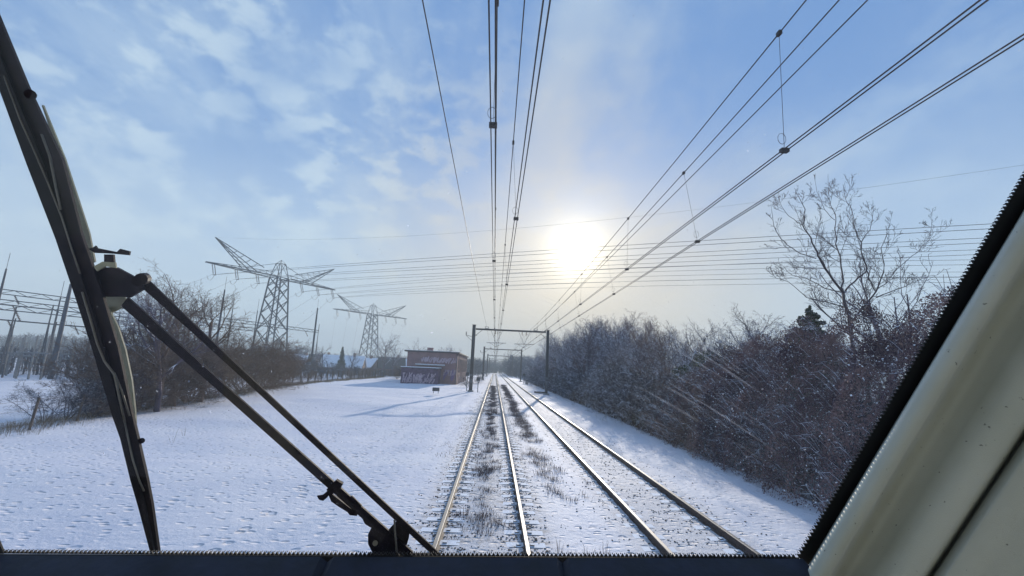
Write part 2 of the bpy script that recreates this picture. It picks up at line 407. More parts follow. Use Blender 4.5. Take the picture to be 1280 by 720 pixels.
tag(tufts(sp).build('dry_weeds', M['weed']), 'dry purple brown weeds growing through the snow between the rails', kind='stuff')
sp = []
for i in range(2200):                          # rough grass along the field edge
    y = 6+random.random()*105; x = edge(y)+random.triangular(-3.2, .5, -1); sp.append((x, y, random.uniform(.2, .5), 16, .35))
for i in range(90): 
    y = 9+random.random()*50; x = random.uniform(edge(y)+1, -4); sp.append((x, y, random.uniform(.04, .10), 5, .08))
for q in ((-11.5, 17.5), (-15.2, 18.3), (-12.4, 19.5)): sp.append((q[0], q[1], .55, 4, .08))
tag(tufts(sp).build('dry_grass', M['grassdry']), 'brown dry grass along the fence at the field edge', kind='stuff')

# ------------------------------------------------------------------ catenary portals
def hsec(b_, x, y, z0, z1, w_=.26, d=.26, t=.025):
    h = z1-z0; zc = (z0+z1)/2
    b_.box((x-w_/2+t/2, y, zc), (t, d, h)); b_.box((x+w_/2-t/2, y, zc), (t, d, h)); b_.box((x, y, zc), (w_-2*t-.002, t, h-.004))
def insul(b_, p, d, L, r=.06, n=5):
    p = Vector(p); d = Vector(d).normalized(); b_.tube([p, p+d*L], r*.4, 6)
    for i in range(n):
        c = p+d*L*(i+.7)/(n+.4); b_.tube([c-d*.02, c+d*.02], r, 8)
XL, XR, ZB = -2.95, 6.95, 7.95
XA = [(-.05, .25), (3.5, 4.05)]                 # messenger positions of the catenaries
def portal(loc, label):
    t = tag(empty('overhead_line_portal', loc), label, 'overhead line portal', 'portals carrying the overhead line')
    for x, top in ((XL, 8.5), (XR, 8.2)):
        b_ = MB(); hsec(b_, x, 0, -.5, top, .44 if x < 0 else .34, .34); b_.box((x, 0, top+.011), (.56, .4, .02))
        mo = b_.build('mast', M['darksteel'], t)
        b_ = MB(); b_.box((x, 0, -.22), (.75, .75, .35)); b_.build('foundation', M['concrete'], mo)
        b_ = MB(); b_.box((x+.0, -.16, 1.9), (.34, .04, .22)); b_.box((x, -.16, 1.2), (.2, .04, .5)); b_.build('plate', M['steel'], mo)
    b_ = MB(); c = (XL+XR)/2; wd = XR-XL-.5
    b_.box((c, 0, ZB+.10), (wd, .18, .02)); b_.box((c, 0, ZB-.10), (wd, .18, .02)); b_.box((c, 0, ZB), (wd, .02, .179))
    for s in (-1, 1):
        x = XL if s < 0 else XR
        b_.tube([(x-s*.2, 0, ZB-.9), (x-s*1.1, 0, ZB-.12)], .035, 4)
    b_.build('crossbeam', M['darksteel'], t)
    for fx in (-1.25, 5.3):                     # feeder supports standing on the beam
        b_ = MB(); b_.box((fx, 0, ZB+.15), (.5, .1, .06))
        for q in (-.2, .2): insul(b_, (fx+q, 0, ZB+.18), (0, 0, 1), .2, .05, 3)
        b_.box((fx, 0, ZB+.40), (.5, .05, .03)); b_.build('feeder_support', M['steel'], t)
    for k, xc in enumerate((0.1, 3.8)):
        b_ = MB(); low_ = ZB-1.75
        b_.tube([(xc-.75, 0, ZB-.12), (xc, 0, low_)], .03, 4); b_.tube([(xc+.75, 0, ZB-.12), (xc, 0, low_)], .03, 4)
        b_.tube([(xc-1.3, 0, low_), (xc+1.3, 0, low_+.05)], .035, 6); b_.tube([(xc, 0, low_), (xc, 0, low_-.45)], .03, 6)
        b_.build('hanger', M['steel'], t)
        b_ = MB()
        for xm in XA[k]:
            insul(b_, (xm, 0, ZB-.12), (0, 0, -1), .45, .07, 5)
            b_.tube([(xc+(.9 if xm < xc else -.9), 0, low_+.02), (xm, 0, 5.62)], .018, 5)
        b_.build('registration_arm', M['ceramic'], t)
    b_ = MB(); x = XL                            # side bracket with insulator on the left mast
    b_.tube([(x-.12, 0, 6.9), (x-1.05, 0, 7.1)], .04, 4); b_.tube([(x-.12, 0, 6.3), (x-1.0, 0, 7.05)], .03, 4)
    insul(b_, (x-1.0, 0, 7.1), (0, 0, 1), .45, .08, 5); b_.tube([(x+.12, 0, 7.15), (x+.45, 0, 7.15)], .05, 6)
    b_.build('side_bracket', M['darksteel'], t)
    return t
ords = ['nearest', 'second', 'third', 'fourth', 'farthest']
pr = portal((0, 60, 0), 'nearest steel overhead line portal, its left mast beside the brick hut')
for k, lab in enumerate(('second steel overhead line portal along the tracks, seen inside the nearest one', 'third steel overhead line portal along the tracks, small and bluish', 'fourth steel overhead line portal along the tracks, tiny in the haze', 'farthest steel overhead line portal at the end of the straight')):
    c = copy_tree(pr); c.location = (0, 120+60*k, 0); c['label'] = lab
c = copy_tree(pr); c.location = (0, -2.5, 0); c['label'] = 'overhead line portal right above the train'
bpy.data.objects.remove(c) if False else None
def kill(o):
    for ch in list(o.children): kill(ch)
    bpy.data.objects.remove(o)
kill(c)

def zm(y): u = ((y-0) % 60)/60; return 7.25-.62*4*u*(1-u)
def catenary(xm, xc0, dy0, label):
    t = tag(empty('overhead_wire', (0, 0, 0)), label, 'overhead wire', 'contact wires hanging over the tracks')
    Y = [-20+4*i for i in range(115)]
    def stag(y): return .18*math.sin(math.pi*(y-2)/60.0)
    b_ = MB(); b_.tube([(xm, y, zm(y)) for y in Y], .0085, 5); b_.build('carrier_wire', M['wire'], t)
    for s in (-1, 1):
        b_ = MB(); b_.tube([(xc0+s*.025, y, 5.5) for y in Y], .0075, 5); b_.build('contact_wire', M['wire'], t)
    k = 0; y = dy0
    while y < 240:
        b_ = MB(); b_.tube([(xm, y, zm(y)+.01), (xc0, y, 5.5)], .003 if y < 30 else .005, 4)
        b_.box((xc0, y, 5.50), (.09, .06, .045)); b_.box((xm, y, zm(y)), (.04, .07, .05))
        lp = [(xc0-.02-.05*math.sin(a)*1.0, y, 5.58+.07-.07*math.cos(a)) for a in [i*math.pi/5 for i in range(11)]]
        if y < 40: b_.tube(lp, .003, 4, cap=False)
        b_.build('dropper', M['wire'], t)
        y += 6.4; k += 1
catenary(-.10, -.07, 4.6, 'overhead contact line almost straight above the left track, left one of its two')
catenary(.22, .33, 7.7, 'overhead contact line above the left track, right one of its two')
catenary(3.40, 3.36, 4.78, 'overhead contact line above the right track, its left one')
catenary(3.76, 4.0, 8.5, 'overhead contact line above the right track, outermost and lowest in the picture')
for x, lab in ((-1.3, 'single feeder wire running above the left track to the nearest portal'), (5.25, 'single feeder wire running high above the right track')):
    b_ = MB(); b_.tube([(x, -20+5*i, 8.42-.25*math.sin(math.pi*(((-20+5*i) % 60)/60))) for i in range(70)], .011, 5)
    tag(b_.build('feeder_wire', M['wire']), lab, 'feeder wire', 'feeder wires beside the contact lines')

# small things by the track
def cabinet(loc, d, label, name='trackside_box'):
    t = tag(empty(name, loc), label, 'trackside box')
    b_ = MB(); b_.box((0, 0, .15+d[2]/2), d); b_.build('body', M['darksteel'], t)
    b_ = MB(); b_.box((0, 0, .15+d[2]+.025), (d[0]*.98, d[1]*.98, .05)); b_.build('snow_cap', M['snowcap'], t)
    b_ = MB()
    for s in (-1, 1): b_.box((s*d[0]*.35, 0, .02), (.05, .05, .26))
    b_.build('leg', M['steel'], t)
p = G(544.5, 494); cabinet((p.x, p.y, gz(p.x, p.y)+.25), (.75, .35, .38), 'small dark trackside box on legs in the snow in front of the brick hut')
p = G(675, 492); cabinet((p.x-.2, p.y-2, gz(p.x, p.y)-.05), (1.5, 1.0, .22), 'low dark slab shaped box beside the right mast of the nearest portal')
cabinet((7.2, 100, -.4), (.6, .5, 1.1), 'tall dark relay box by the right mast further along the track')
def post(x, y, h, label):
    t = tag(empty('marker_post', (x, y, gz(x, y)-.1)), label, 'marker post')
    b_ = MB(); b_.tube([(0, 0, 0), (0, 0, h)], .05, 6); b_.build('pole', M['steel'], t)
    b_ = MB(); b_.box((0, -.07, h-.25), (.45, .03, .45)); b_.build('sign_plate', M['darksteel'], t)
post(-1.95, 58, 2.0, 'short marker post just right of the left mast of the nearest portal')
post(-3.6, 62, 2.6, 'dark marker post just left of the left mast of the nearest portal')
post(6.3, 96, 2.4, 'grey marker post right of the right track beyond the nearest portal')

# ------------------------------------------------------------------ high voltage line
ZA = 32.0
def pylon_at(loc, rz, label):
    t = tag(empty('electricity_pylon', loc, rz), label, 'electricity pylon', 'lattice pylons')
    # local x = along the crossarm, local y = along the line
    def half(z): return 4.3+(2.1-4.3)*(z/ZA) if z <= ZA else 2.1*(1-(z-ZA)/7.5)+.25
    b_ = MB(); zs = [0]; 
    while zs[-1] < ZA-.1: zs.append(min(ZA, zs[-1]+2.1*half(zs[-1])*.80))
    cs = [(-1, -1), (1, -1), (1, 1), (-1, 1)]
    def P_(c, z): h = half(z); return Vector((c[0]*h, c[1]*h, z))
    for c in cs: b_.tube([P_(c, 0), P_(c, ZA)], .26, 4)
    for z0, z1 in zip(zs, zs[1:]):
        for i in range(4):
            c, d = cs[i], cs[(i+1) % 4]
            b_.tube([P_(c, z0), P_(d, z1)], .15, 4); b_.tube([P_(d, z0), P_(c, z1)], .15, 4)
    for z in (0.5, ZA):
        for i in range(4): b_.tube([P_(cs[i], z), P_(cs[(i+1) % 4], z)], .12, 4)
    b_.build('tower_body', M['pylon'], t)
    b_ = MB(); zt = ZA+5
    for c in cs: b_.tube([P_(c, ZA), (c[0]*1.1, c[1]*1.1, zt)], .13, 4)
    for i in range(4):
        c, d = cs[i], cs[(i+1) % 4]
        b_.tube([P_(c, ZA), (d[0]*1.1, d[1]*1.1, zt)], .08, 4); b_.tube([(c[0]*1.1, c[1]*1.1, zt), (d[0]*1.1, d[1]*1.1, zt)], .1, 4)
        b_.tube([(c[0]*1.1, c[1]*1.1, zt), (0, 0, zt+1.4)], .08, 4)
    b_.build('tower_top', M['pylon'], t)
    LA = 24.5
    for s in (-1, 1):
        b_ = MB(); n = 9
        top = lambda u: Vector((s*(2.6+(LA-2.6)*u), 0, ZA+1.6*(1-u)+.15))
        bt_ = lambda u, q: Vector((s*(2.6+(LA-2.6)*u), q*2.4*(1-u)+q*.15, ZA))
        for q in (-1, 1): b_.tube([bt_(0, q), bt_(1, q)], .20, 4)
        b_.tube([Vector((s*1.1, 0, zt)), top(.45)], .09, 4); b_.tube([top(0), top(1)], .11, 4)
        for i in range(n):
            u0, u1 = i/n, (i+1)/n
            b_.tube([bt_(u0, -1), bt_(u1, 1)], .07, 4); b_.tube([bt_(u0, 1), bt_(u1, -1)], .07, 4)
            for q in (-1, 1): b_.tube([bt_(u0, q), top(u1)], .07, 4)
        b_.build('crossarm', M['pylon'], t)
        b_ = MB()                                # earth wire horn rising outwards from the arm
        tip = Vector((s*23.0, 0, ZA+8.2))
        foot = [Vector((s*9, -1.6, ZA)), Vector((s*9, 1.6, ZA)), Vector((s*13.5, 0, ZA+.6)), Vector((s*6.0, 0, ZA+2.4))]
        for f_ in foot: b_.tube([f_, tip], .15, 4)
        for i in range(1, 7):
            u = i/7; q = [f_.lerp(tip, u) for f_ in foot]
            b_.tube([q[0], q[2]], .06, 4); b_.tube([q[1], q[2]], .06, 4); b_.tube([q[0], q[3]], .06, 4); b_.tube([q[1], q[3]], .06, 4)
        b_.build('earth_wire_horn', M['pylon'], t)
        for xx in (8.5, 15.5, 22.5):
            b_ = MB()
            for dx in (-.35, .35):
                insul(b_, (s*xx+dx, -.4, ZA-.15), (0, -.45, -1), 3.6, .17, 10)
            b_.tube([(s*xx-.5, -2.0, ZA-3.7), (s*xx+.5, -2.0, ZA-3.7)], .1, 5)
            lp = [Vector((s*xx, -2+4*u, ZA-3.7-2.6*4*u*(1-u)*.6)) for u in [i/8 for i in range(9)]]
            b_.tube(lp, .05, 4)
            b_.build('insulator', M['ceramic'], t)
    return t
C1 = Vector((-77, 157, -1)); arm1 = math.atan2(43, 24)
pylon_at(C1, arm1, 'nearer and larger lattice pylon with raised horns, behind the brown hedge')
C2 = Vector((-72.5, 262, -1)); arm2 = math.atan2(37, 33)
t2 = copy_tree([o for o in COL.objects if o.name == 'electricity_pylon'][0]); t2.location = C2; t2.rotation_euler.z = arm2
t2['label'] = 'farther and smaller lattice pylon with raised horns, left of the brick hut'
ax = Vector((math.cos(arm1), math.sin(arm1), 0)); ld = Vector((math.sin(arm1), -math.cos(arm1), 0))   # line heads right and towards the tracks
def wire_fit(A, y560, y1220, ext=40):
    """height curve of a conductor through its pylon and two sighted points"""
    S_ = []
    for px_, py_ in ((560, y560), (1200, y1220)):
        d = ray(px_, py_)                       # vertical plane through the wire meets the sight line
        n = Vector((-ld.y, ld.x, 0)); tt = (A-CAM).dot(n)/d.dot(n); p_ = CAM+d*tt; S_.append(((p_-A).dot(ld), p_.z))
    s = np.array([0, S_[0][0], S_[1][0]]); z = np.array([A.z, S_[0][1], S_[1][1]])
    return np.polyfit(s, z, 2), S_[1][0]+ext
sight = [(22.5, 321, 283), (15.5, 333, 300), (8.5, 342.5, 316), (-8.5, 350, 326), (-15.5, 357, 340), (-22.5, 363, 348)]
# near end of the arm is local -x (towards the camera)
sight = [(-22.5, 321, 282), (-15.5, 332, 299), (-8.5, 341, 313), (8.5, 347.5, 325), (15.5, 356, 340), (22.5, 361.5, 347)]
names = ['topmost', 'second', 'third', 'fourth', 'fifth', 'lowest']
for k, (xx, ya, yb) in enumerate(sight):
    A = C1+ax*xx+Vector((0, 0, ZA-3.6)); 
    for j in range(2):
        cf, s1 = wire_fit(A, ya+j*3.6, yb+j*6)
        b_ = MB(); b_.tube([A+ld*s+Vector((0, 0, np.polyval(cf, s)-A.z)) for s in np.linspace(0, s1, 40)], .045, 4)
        tag(b_.build('power_line', M['hvwire']), '%s wire of the %s high voltage pair crossing the sky' % (('upper', 'lower')[j], names[k]), 'power line', 'high voltage wires crossing the sky')
A = C1-ax*23+Vector((0, 0, ZA+8.2))
for (xx, ya, yb, lab) in ((-23, 292, 218, 'thin earth wire high above the high voltage pairs, from the left horn'),):
    A = C1+ax*xx+Vector((0, 0, ZA+8.2)); cf, s1 = wire_fit(A, ya, yb)
    b_ = MB(); b_.tube([A+ld*s+Vector((0, 0, np.polyval(cf, s)-A.z)) for s in np.linspace(0, s1, 40)], .018, 4)
    tag(b_.build('earth_wire', M['hvwire']), lab, 'power line', 'high voltage wires crossing the sky')
# leads falling from the pylons into the substation
def leads(C, ax_, name, spots, grp, labs):
    for (xx, end), lab in zip(spots, labs):
        A = C+ax_*xx+Vector((0, 0, ZA-3.8)); E_ = Vector(end)
        b_ = MB(); b_.tube([A.lerp(E_, u)-Vector((0, 0, 5*u*(1-u))) for u in [i/10 for i in range(11)]], .03, 4)
        tag(b_.build('down_lead', M['hvwire']), lab, 'power line', grp)
sub = [(-22.5, (-104, 112, 11)), (-15.5, (-98, 118, 11)), (-8.5, (-92, 124, 11)), (8.5, (-84, 134, 11)), (15.5, (-78, 142, 11)), (22.5, (-70, 150, 11))]
leads(C1, ax, 'down_lead', sub, 'leads falling from the nearer pylon', ['%s lead falling from the nearer pylon into the substation, counted from the left' % q for q in ('first', 'second', 'third', 'fourth', 'fifth', 'sixth')])
ax2 = Vector((math.cos(arm2), math.sin(arm2), 0))
s2 = [(xx, tuple(C2+ax2*xx*.9+Vector((-5, 6, 9)))) for xx in (-22.5, -15.5, -8.5, 8.5, 15.5, 22.5)]
leads(C2, ax2, 'down_lead', s2, 'leads falling from the farther pylon', ['%s lead hanging steeply from the farther pylon, counted from the left' % q for q in ('first', 'second', 'third', 'fourth', 'fifth', 'sixth')])

# ------------------------------------------------------------------ substation on the left
def sub_gantry(pa, pb, n, z, label, post_up=2.5, lattice=True):
    pa = Vector(pa); pb = Vector(pb); base = Vector((pa.x, pa.y, -1.2))
    t = tag(empty('substation_gantry', base), label, 'substation gantry', 'busbar gantries of the substation')
    b_ = MB(); d = (pb-pa); d.z = 0; L = d.length; u = d.normalized(); H = z+1.2
    o0 = Vector((0, 0, H))
    if lattice:
        for q in (0, .7): b_.tube([o0+Vector((0, 0, q)), o0+u*L+Vector((0, 0, q))], .09, 4)
        k = int(L/1.6)
        for i in range(k):
            a = o0+u*(L*i/k); c_ = o0+u*(L*(i+1)/k); b_.tube([a+Vector((0, 0, .7*(i % 2))), c_+Vector((0, 0, .7*((i+1) % 2)))], .05, 4)
    else: b_.tube([o0, o0+u*L], .13, 4)
    b_.build('beam', M['pylon'], t)
    for i in range(n):
        p_ = u*(L*i/(n-1))
        b_ = MB(); b_.tube([p_+Vector((-.25, 0, 0)), p_+Vector((0, 0, H+post_up))], [.12, .08], 4); b_.tube([p_+Vector((.35, 0, 0)), p_+Vector((0, 0, H*.8))], .07, 4)
        b_.build('post', M['pylon'], t)
    k = max(3, int(L/9))
    for i in range(k):
        p_ = o0+u*(L*(i+.5)/k); b_ = MB(); insul(b_, p_, (.5, .2, -1), 1.6, .16, 6); b_.build('insulator', M['ceramic'], t)
    return t
a_, b2 = G(-40, 362, 11), G(398, 416, 11)
sub_gantry(a_, b2, 5, 11, 'longest busbar gantry of the substation, its beam reaching right past the big pylon')
a_, b2 = G(-40, 374, 9.5), G(320, 413, 9.5); sub_gantry(a_, b2, 6, 9.3, 'lattice busbar gantry just below the longest one', .8)
a_, b2 = G(-40, 383, 8), G(230, 409, 8); sub_gantry(a_, b2, 7, 8, 'third busbar gantry down, left behind the wiper', .6)
a_, b2 = G(-40, 396, 7), G(190, 416, 7); sub_gantry(a_, b2, 6, 7, 'lowest thin busbar gantry, left behind the wiper', .4, False)
def mast_(px_, top, Y, label, r=.22):
    p_ = atY(px_, top, Y); t = MB(); t.tube([(p_.x, p_.y, -1.2), (p_.x, p_.y, p_.z-3), (p_.x, p_.y, p_.z)], [r, r*.7, r*.5], 6)
    t.tube([(p_.x, p_.y, p_.z), (p_.x, p_.y, p_.z+2.5)], .03, 4)
    o = t.build('lightning_mast', M['pylon']); tag(o, label, 'lightning mast', 'lightning masts of the substation')
mast_(8, 336, 70, 'lightning mast of the substation nearest the left edge of the window')
mast_(76, 371, 72, 'short slim lightning mast of the substation left of the wiper blade', .16)
mast_(89, 355, 66, 'thick lightning mast of the substation just left of the wiper blade', .35)
mast_(281, 362, 84, 'tall lightning mast standing left of the big pylon', .25)
mast_(291, 386, 95, 'lightning mast just right of the tall one, left of the big pylon', .18)
mast_(322, 388, 100, 'lightning mast just before the legs of the big pylon', .16)
mast_(397, 385, 125, 'dark lightning mast between the two pylons', .32)
for k, (px_, Y) in enumerate(((20, 66), (38, 70), (52, 64), (70, 76), (100, 70), (112, 80), (60, 90), (30, 86), (170, 80), (220, 84))):
    p_ = atY(px_, 400, Y); t = tag(empty('switch_gear', (p_.x, p_.y, -1.2)), ['%s pale switchgear frame of the substation, counted from the left edge' % q for q in ('first', 'third', 'fourth', 'sixth', 'seventh', 'eighth', 'fifth', 'second', 'ninth', 'tenth')][k], 'switchgear', 'switchgear frames of the substation')
    b_ = MB(); h = random.uniform(4, 6)
    for q in (-1.6, 0, 1.6):
        b_.tube([(q, 0, 0), (q, 0, h*.6)], .12, 4)
    b_.box((0, 0, h*.6+.1), (4, .25, .2)); b_.build('stand', M['steel'], t)
    for q in (-1.6, 0, 1.6):
        b_ = MB(); insul(b_, (q, 0, h*.6+.2), (0, 0, 1), h*.4, .2, 8); b_.build('insulator', M['concrete'], t)

# ------------------------------------------------------------------ brick hut
def graffiti(b_, x0, x1, z0, z1, y, seed, th=.16, mi=0):
    rr = random.Random(seed); x = x0
    while x < x1-.3:
        w_ = rr.uniform(.7, 1.3)*(z1-z0)*.55; pts = []
        k = rr.choice([4, 5, 6]); a0 = rr.uniform(0, 6)
        for i in range(k*3+1):
            a = a0+i*rr.choice([.7, .9, 1.1])
            pts.append((x+w_/2+math.cos(a)*w_*.5*rr.uniform(.5, 1), (z0+z1)/2+math.sin(a*1.3)*(z1-z0)*.48*rr.uniform(.6, 1)))
        for (a, c_) in zip(pts[:k*2], pts[1:k*2+1]):
            d = Vector((c_[0]-a[0], c_[1]-a[1])); n = Vector((-d.y, d.x)); 
            if n.length < 1e-4: continue
            n = n.normalized()*th*rr.uniform(.4, 1)
            yy = y-rr.uniform(0, .02)
            b_.prism([(a[0]+n.x, yy, a[1]+n.y), (a[0]-n.x, yy, a[1]-n.y), (c_[0]-n.x, yy, c_[1]-n.y), (c_[0]+n.x, yy, c_[1]+n.y)], (0, -.006, 0), mi)
        x += w_*.9
hut = tag(empty('brick_hut', (-16.3, 85, -.45)), 'flat roofed brown brick building with graffiti and a low annex, left of the tracks', 'building')
W_, H_, L_ = 9.3, 5.8, 30.
b_ = MB(); b_.box((W_/2, L_/2, H_/2), (W_, L_, H_)); b_.box((W_-.06, -.035, H_/2-.05), (.14, .06, H_-.1), 1)
for i in range(9): b_.box((W_+.05, 2.+i*3.3, H_/2-.1), (.1, .5, H_-.2), 0)
wall = b_.build('wall', [M['brick'], M['roofedge']], hut)
b_ = MB(); b_.box((W_/2-.1, L_/2, H_+.12), (W_+.9, L_+.7, .24)); rf = b_.build('roof', M['roofedge'], hut)
b_ = MB(); b_.box((W_/2-.1, L_/2, H_+.27), (W_+.7, L_+.5, .06)); b_.build('snow_layer', M['snowcap'], rf)
b_ = MB(); b_.box((3.6, 4, H_+.62), (1.1, .9, .65)); b_.box((3.6, 4, H_+.97), (1.3, 1.1, .06)); b_.build('chimney', M['brick'], rf)
for i in range(8):
    b_ = MB(); b_.box((W_+.012, 3.65+i*3.3, 3.6), (.03, 1.7, 2.6)); b_.box((W_+.035, 3.65+i*3.3, 3.6), (.02, .08, 2.6)); b_.build('window', M['glassdark'], hut)
b_ = MB(); b_.box((4.4, -.3, 3.45), (5.4, .6, .14), 0); b_.box((4.4, -.3, 3.57), (5.4, .6, .10), 1); b_.build('canopy', [M['concrete'], M['snowcap']], hut)
b_ = MB(); graffiti(b_, 2.6, 5.2, 3.9, 5.1, -.01, 4, .10); graffiti(b_, 4.8, 9.0, 3.8, 5.0, -.01, 9, .12); graffiti(b_, 6.6, 9.0, .6, 3.0, -.01, 6, .12, 1); graffiti(b_, 6.8, 8.9, 1.6, 2.9, -.03, 7, .06)
b_.build('graffiti', [M['graf_a'], M['graf_b']], hut)
b_ = MB(); b_.box((3.2, -2.2, 1.35), (6.4, 4.35, 2.9)); an = b_.build('annex', M['darkwall'], hut)
b_ = MB(); b_.box((3.2, -2.2, 2.88), (6.75, 4.6, .14), 0); b_.box((3.2, -2.2, 3.00), (6.7, 4.55, .14), 1); b_.build('annex_roof', [M['roofedge'], M['snowcap']], an)
b_ = MB(); graffiti(b_, .3, 3.3, .3, 2.1, -4.39, 13, .09); graffiti(b_, 3.0, 6.2, .5, 2.2, -4.39, 15, .08); graffiti(b_, .2, 6.1, .2, 1.2, -4.385, 18, .06)
b_.build('annex_graffiti', [M['graf_a'], M['graf_b']], an)

# ------------------------------------------------------------------ distant houses
def house(px_, Y, w_, d, hw, hr, rz, label, snowroof=True):
    hw *= .85; hr *= .8; w_ *= .9
    p_ = atY(px_, 470, Y); t = tag(empty('house', (p_.x, p_.y, -1.2), rz), label, 'house', 'houses beyond the field')
    b_ = MB(); b_.box((0, 0, hw/2), (w_, d, hw)); 
    for s in (-1, 1): b_.prism([(s*w_/2, -d/2, hw), (s*w_/2, d/2, hw), (s*w_/2, 0, hw+hr)], (-s*.25, 0, 0))
    b_.build('wall', M['housewall'], t)
    b_ = MB()
    for s in (-1, 1): b_.prism([(-w_/2-.4, s*(d/2+.5), hw-.35), (w_/2+.4, s*(d/2+.5), hw-.35), (w_/2+.4, 0, hw+hr+.03), (-w_/2-.4, 0, hw+hr+.03)], (0, 0, .22))
    rf_ = b_.build('roof', M['snowcap'] if snowroof else M['roofedge'], t)
    b_ = MB(); b_.box((w_*.25, 0, hw+hr+.4), (.8, .8, 1.4)); b_.build('chimney', M['housewall'], rf_)
    for i in range(3):
        b_ = MB(); b_.box((-w_/3+i*w_/3, -d/2-.02, hw*.5), (w_*.14, .06, 1.3)); b_.build('window', M['glassdark'], t)
house(400, 165, 9, 8, 3.4, 4.2, .25, 'house with a dark gable end, leftmost of the row beyond the field', False)
house(428, 160, 15, 9, 3.0, 4.6, .1, 'long low house under a broad snowy roof, beyond the field')
house(455, 175, 10, 9, 3.2, 4.0, -.2, 'house with a snowy roof standing just below the smaller pylon')
house(488, 170, 10, 9, 3.2, 4.6, .3, 'house with a dark roof beside the left end of the brick hut', False)
house(503, 185, 8, 9, 3.2, 4.4, .5, 'house with a pale blue snowy roof, half hidden behind the brick hut')
house(372, 190, 11, 9, 3.2, 4.4, .2, 'house with a snowy roof half hidden behind the brown hedge')

# ------------------------------------------------------------------ fences
def fence(pts, h, gap, r_, m_, label, name='fence', wires=3):
    t = tag(empty(name, (0, 0, 0)), label, 'fence')
    P2 = [Vector(p_) for p_ in pts]; acc = []; 
    for a, c_ in zip(P2, P2[1:]):
        n = max(1, int((c_-a).length/gap))
        for i in range(n): acc.append(a.lerp(c_, i/n))
    acc.append(P2[-1]); tops = []
    for q in acc:
        z = gz(q.x, q.y); l = Vector((random.gauss(0, .06), random.gauss(0, .06), 0)); hh = h*random.uniform(.9, 1.1)
        b_ = MB(); b_.tube([(q.x, q.y, z-.2), (q.x+l.x, q.y+l.y, z+hh)], r_, 6); b_.build('post', m_, t); tops.append((Vector((q.x, q.y, z)), hh))
    b_ = MB()
    for k in range(wires):
        u = .95-.3*k; b_.tube([p_+Vector((0, 0, hh*u)) for p_, hh in tops], .006, 3)
    b_.build('wire', M['wire'], t)
fence([(edge(y)-.5, y, 0) for y in (10, 14, 17, 19, 22, 26, 30)], 1.15, 1.7, .045, M['wood'], 'old wire fence with leaning wooden posts on the left edge of the snow field')
fence([(-29, 62, 0), (-28, 78, 0), (-27, 100, 0), (-26.5, 118, 0)], 1.7, 2.1, .09, M['wood'], 'upright post fence on the far edge of the field between hedge and hut', wires=3)

# ------------------------------------------------------------------ trees
def grow(b_, p, d, L, r, lvl, P_, rnd):
    K = P_['seg'][lvl]; pts = [p.copy()]; rs_ = [r]; q = p.copy(); dd = d.normalized()
    for i in range(K):
        dd = (dd+Vector((rnd.gauss(0, 1), rnd.gauss(0, 1), rnd.gauss(0, 1)))*P_['wob'][lvl]+Vector((0, 0, P_['up'][lvl]))).normalized()
        q = q+dd*(L/K); pts.append(q.copy()); rs_.append(max(r*(1-(i+1)/K*(.75 if lvl else .6)), P_['rmin']))
    b_[0 if lvl == 0 else 1].tube(pts, rs_, 7 if lvl == 0 else (5 if lvl == 1 else 3), cap=False)
    if lvl+1 >= len(P_['n']): return
    n = P_['n'][lvl+1]
    for i in range(n):
        u = P_['s'][lvl]+(1-P_['s'][lvl])*((i+rnd.random())/n); k = min(int(u*K), K-1); f_ = u*K-k
        bp = pts[k].lerp(pts[k+1], f_); br = rs_[k]*(1-f_)+rs_[k+1]*f_; bd = (pts[k+1]-pts[k]).normalized()
        ax_ = Vector((rnd.gauss(0, 1), rnd.gauss(0, 1), rnd.gauss(0, 1))); ax_ = (ax_-bd*ax_.dot(bd)).normalized()
        an = R(rnd.uniform(*P_['ang'][lvl])); cd_ = bd*math.cos(an)+ax_*math.sin(an)
        grow(b_, bp, cd_, L*P_['len'][lvl]*rnd.uniform(.65, 1.1)*(1.15-.45*u), max(br*.62, P_['rmin']), lvl+1, P_, rnd)
def tree_mesh(seed, P_, H=8., stems=1, spread=0.3):
    rnd = random.Random(seed); b_ = (MB(), MB())
    for s in range(stems):
        a = rnd.uniform(0, 6.28); d = Vector((math.cos(a)*spread*(stems > 1), math.sin(a)*spread*(stems > 1), 1))
        o = Vector((math.cos(a), math.sin(a), 0))*(.25 if stems > 1 else 0)*rnd.random()
        grow(b_, o, d, H*P_['h0']*rnd.uniform(.8, 1.05), P_['r0']*(1 if stems == 1 else .5), 0, P_, rnd)
    zt = max(v[2] for v in b_[1].v); k = H/zt
    for q in b_: q.v = [(v[0]*k, v[1]*k, v[2]*k) for v in q.v]
    return b_
P_TREE = dict(seg=[5, 5, 4, 3, 2], wob=[.07, .14, .18, .22, .2], up=[.05, .13, .10, .05, .04], n=[1, 11, 7, 6, 4], s=[.28, .2, .15, .1], ang=[(28, 60), (25, 55), (25, 60), (20, 60)], len=[.62, .55, .5, .5], h0=.72, r0=.13, rmin=.0045)
P_SHRUB = dict(seg=[5, 4, 3, 2, 2], wob=[.12, .2, .22, .25, .2], up=[.04, .05, .03, .02, .02], n=[1, 8, 6, 5, 3], s=[.08, .1, .1, .1], ang=[(22, 60), (25, 65), (25, 65), (20, 70)], len=[.55, .52, .5, .5], h0=.9, r0=.06, rmin=.004)
P_TALL = dict(seg=[6, 5, 4, 3, 2], wob=[.05, .12, .2, .22, .2], up=[.05, .20, .16, .10, .05], n=[1, 7, 6, 6, 3], s=[.3, .25, .2, .15], ang=[(30, 55), (25, 50), (25, 50), (20, 50)], len=[.8, .55, .42, .4], h0=.5, r0=.16, rmin=.006)
PROTO = {}
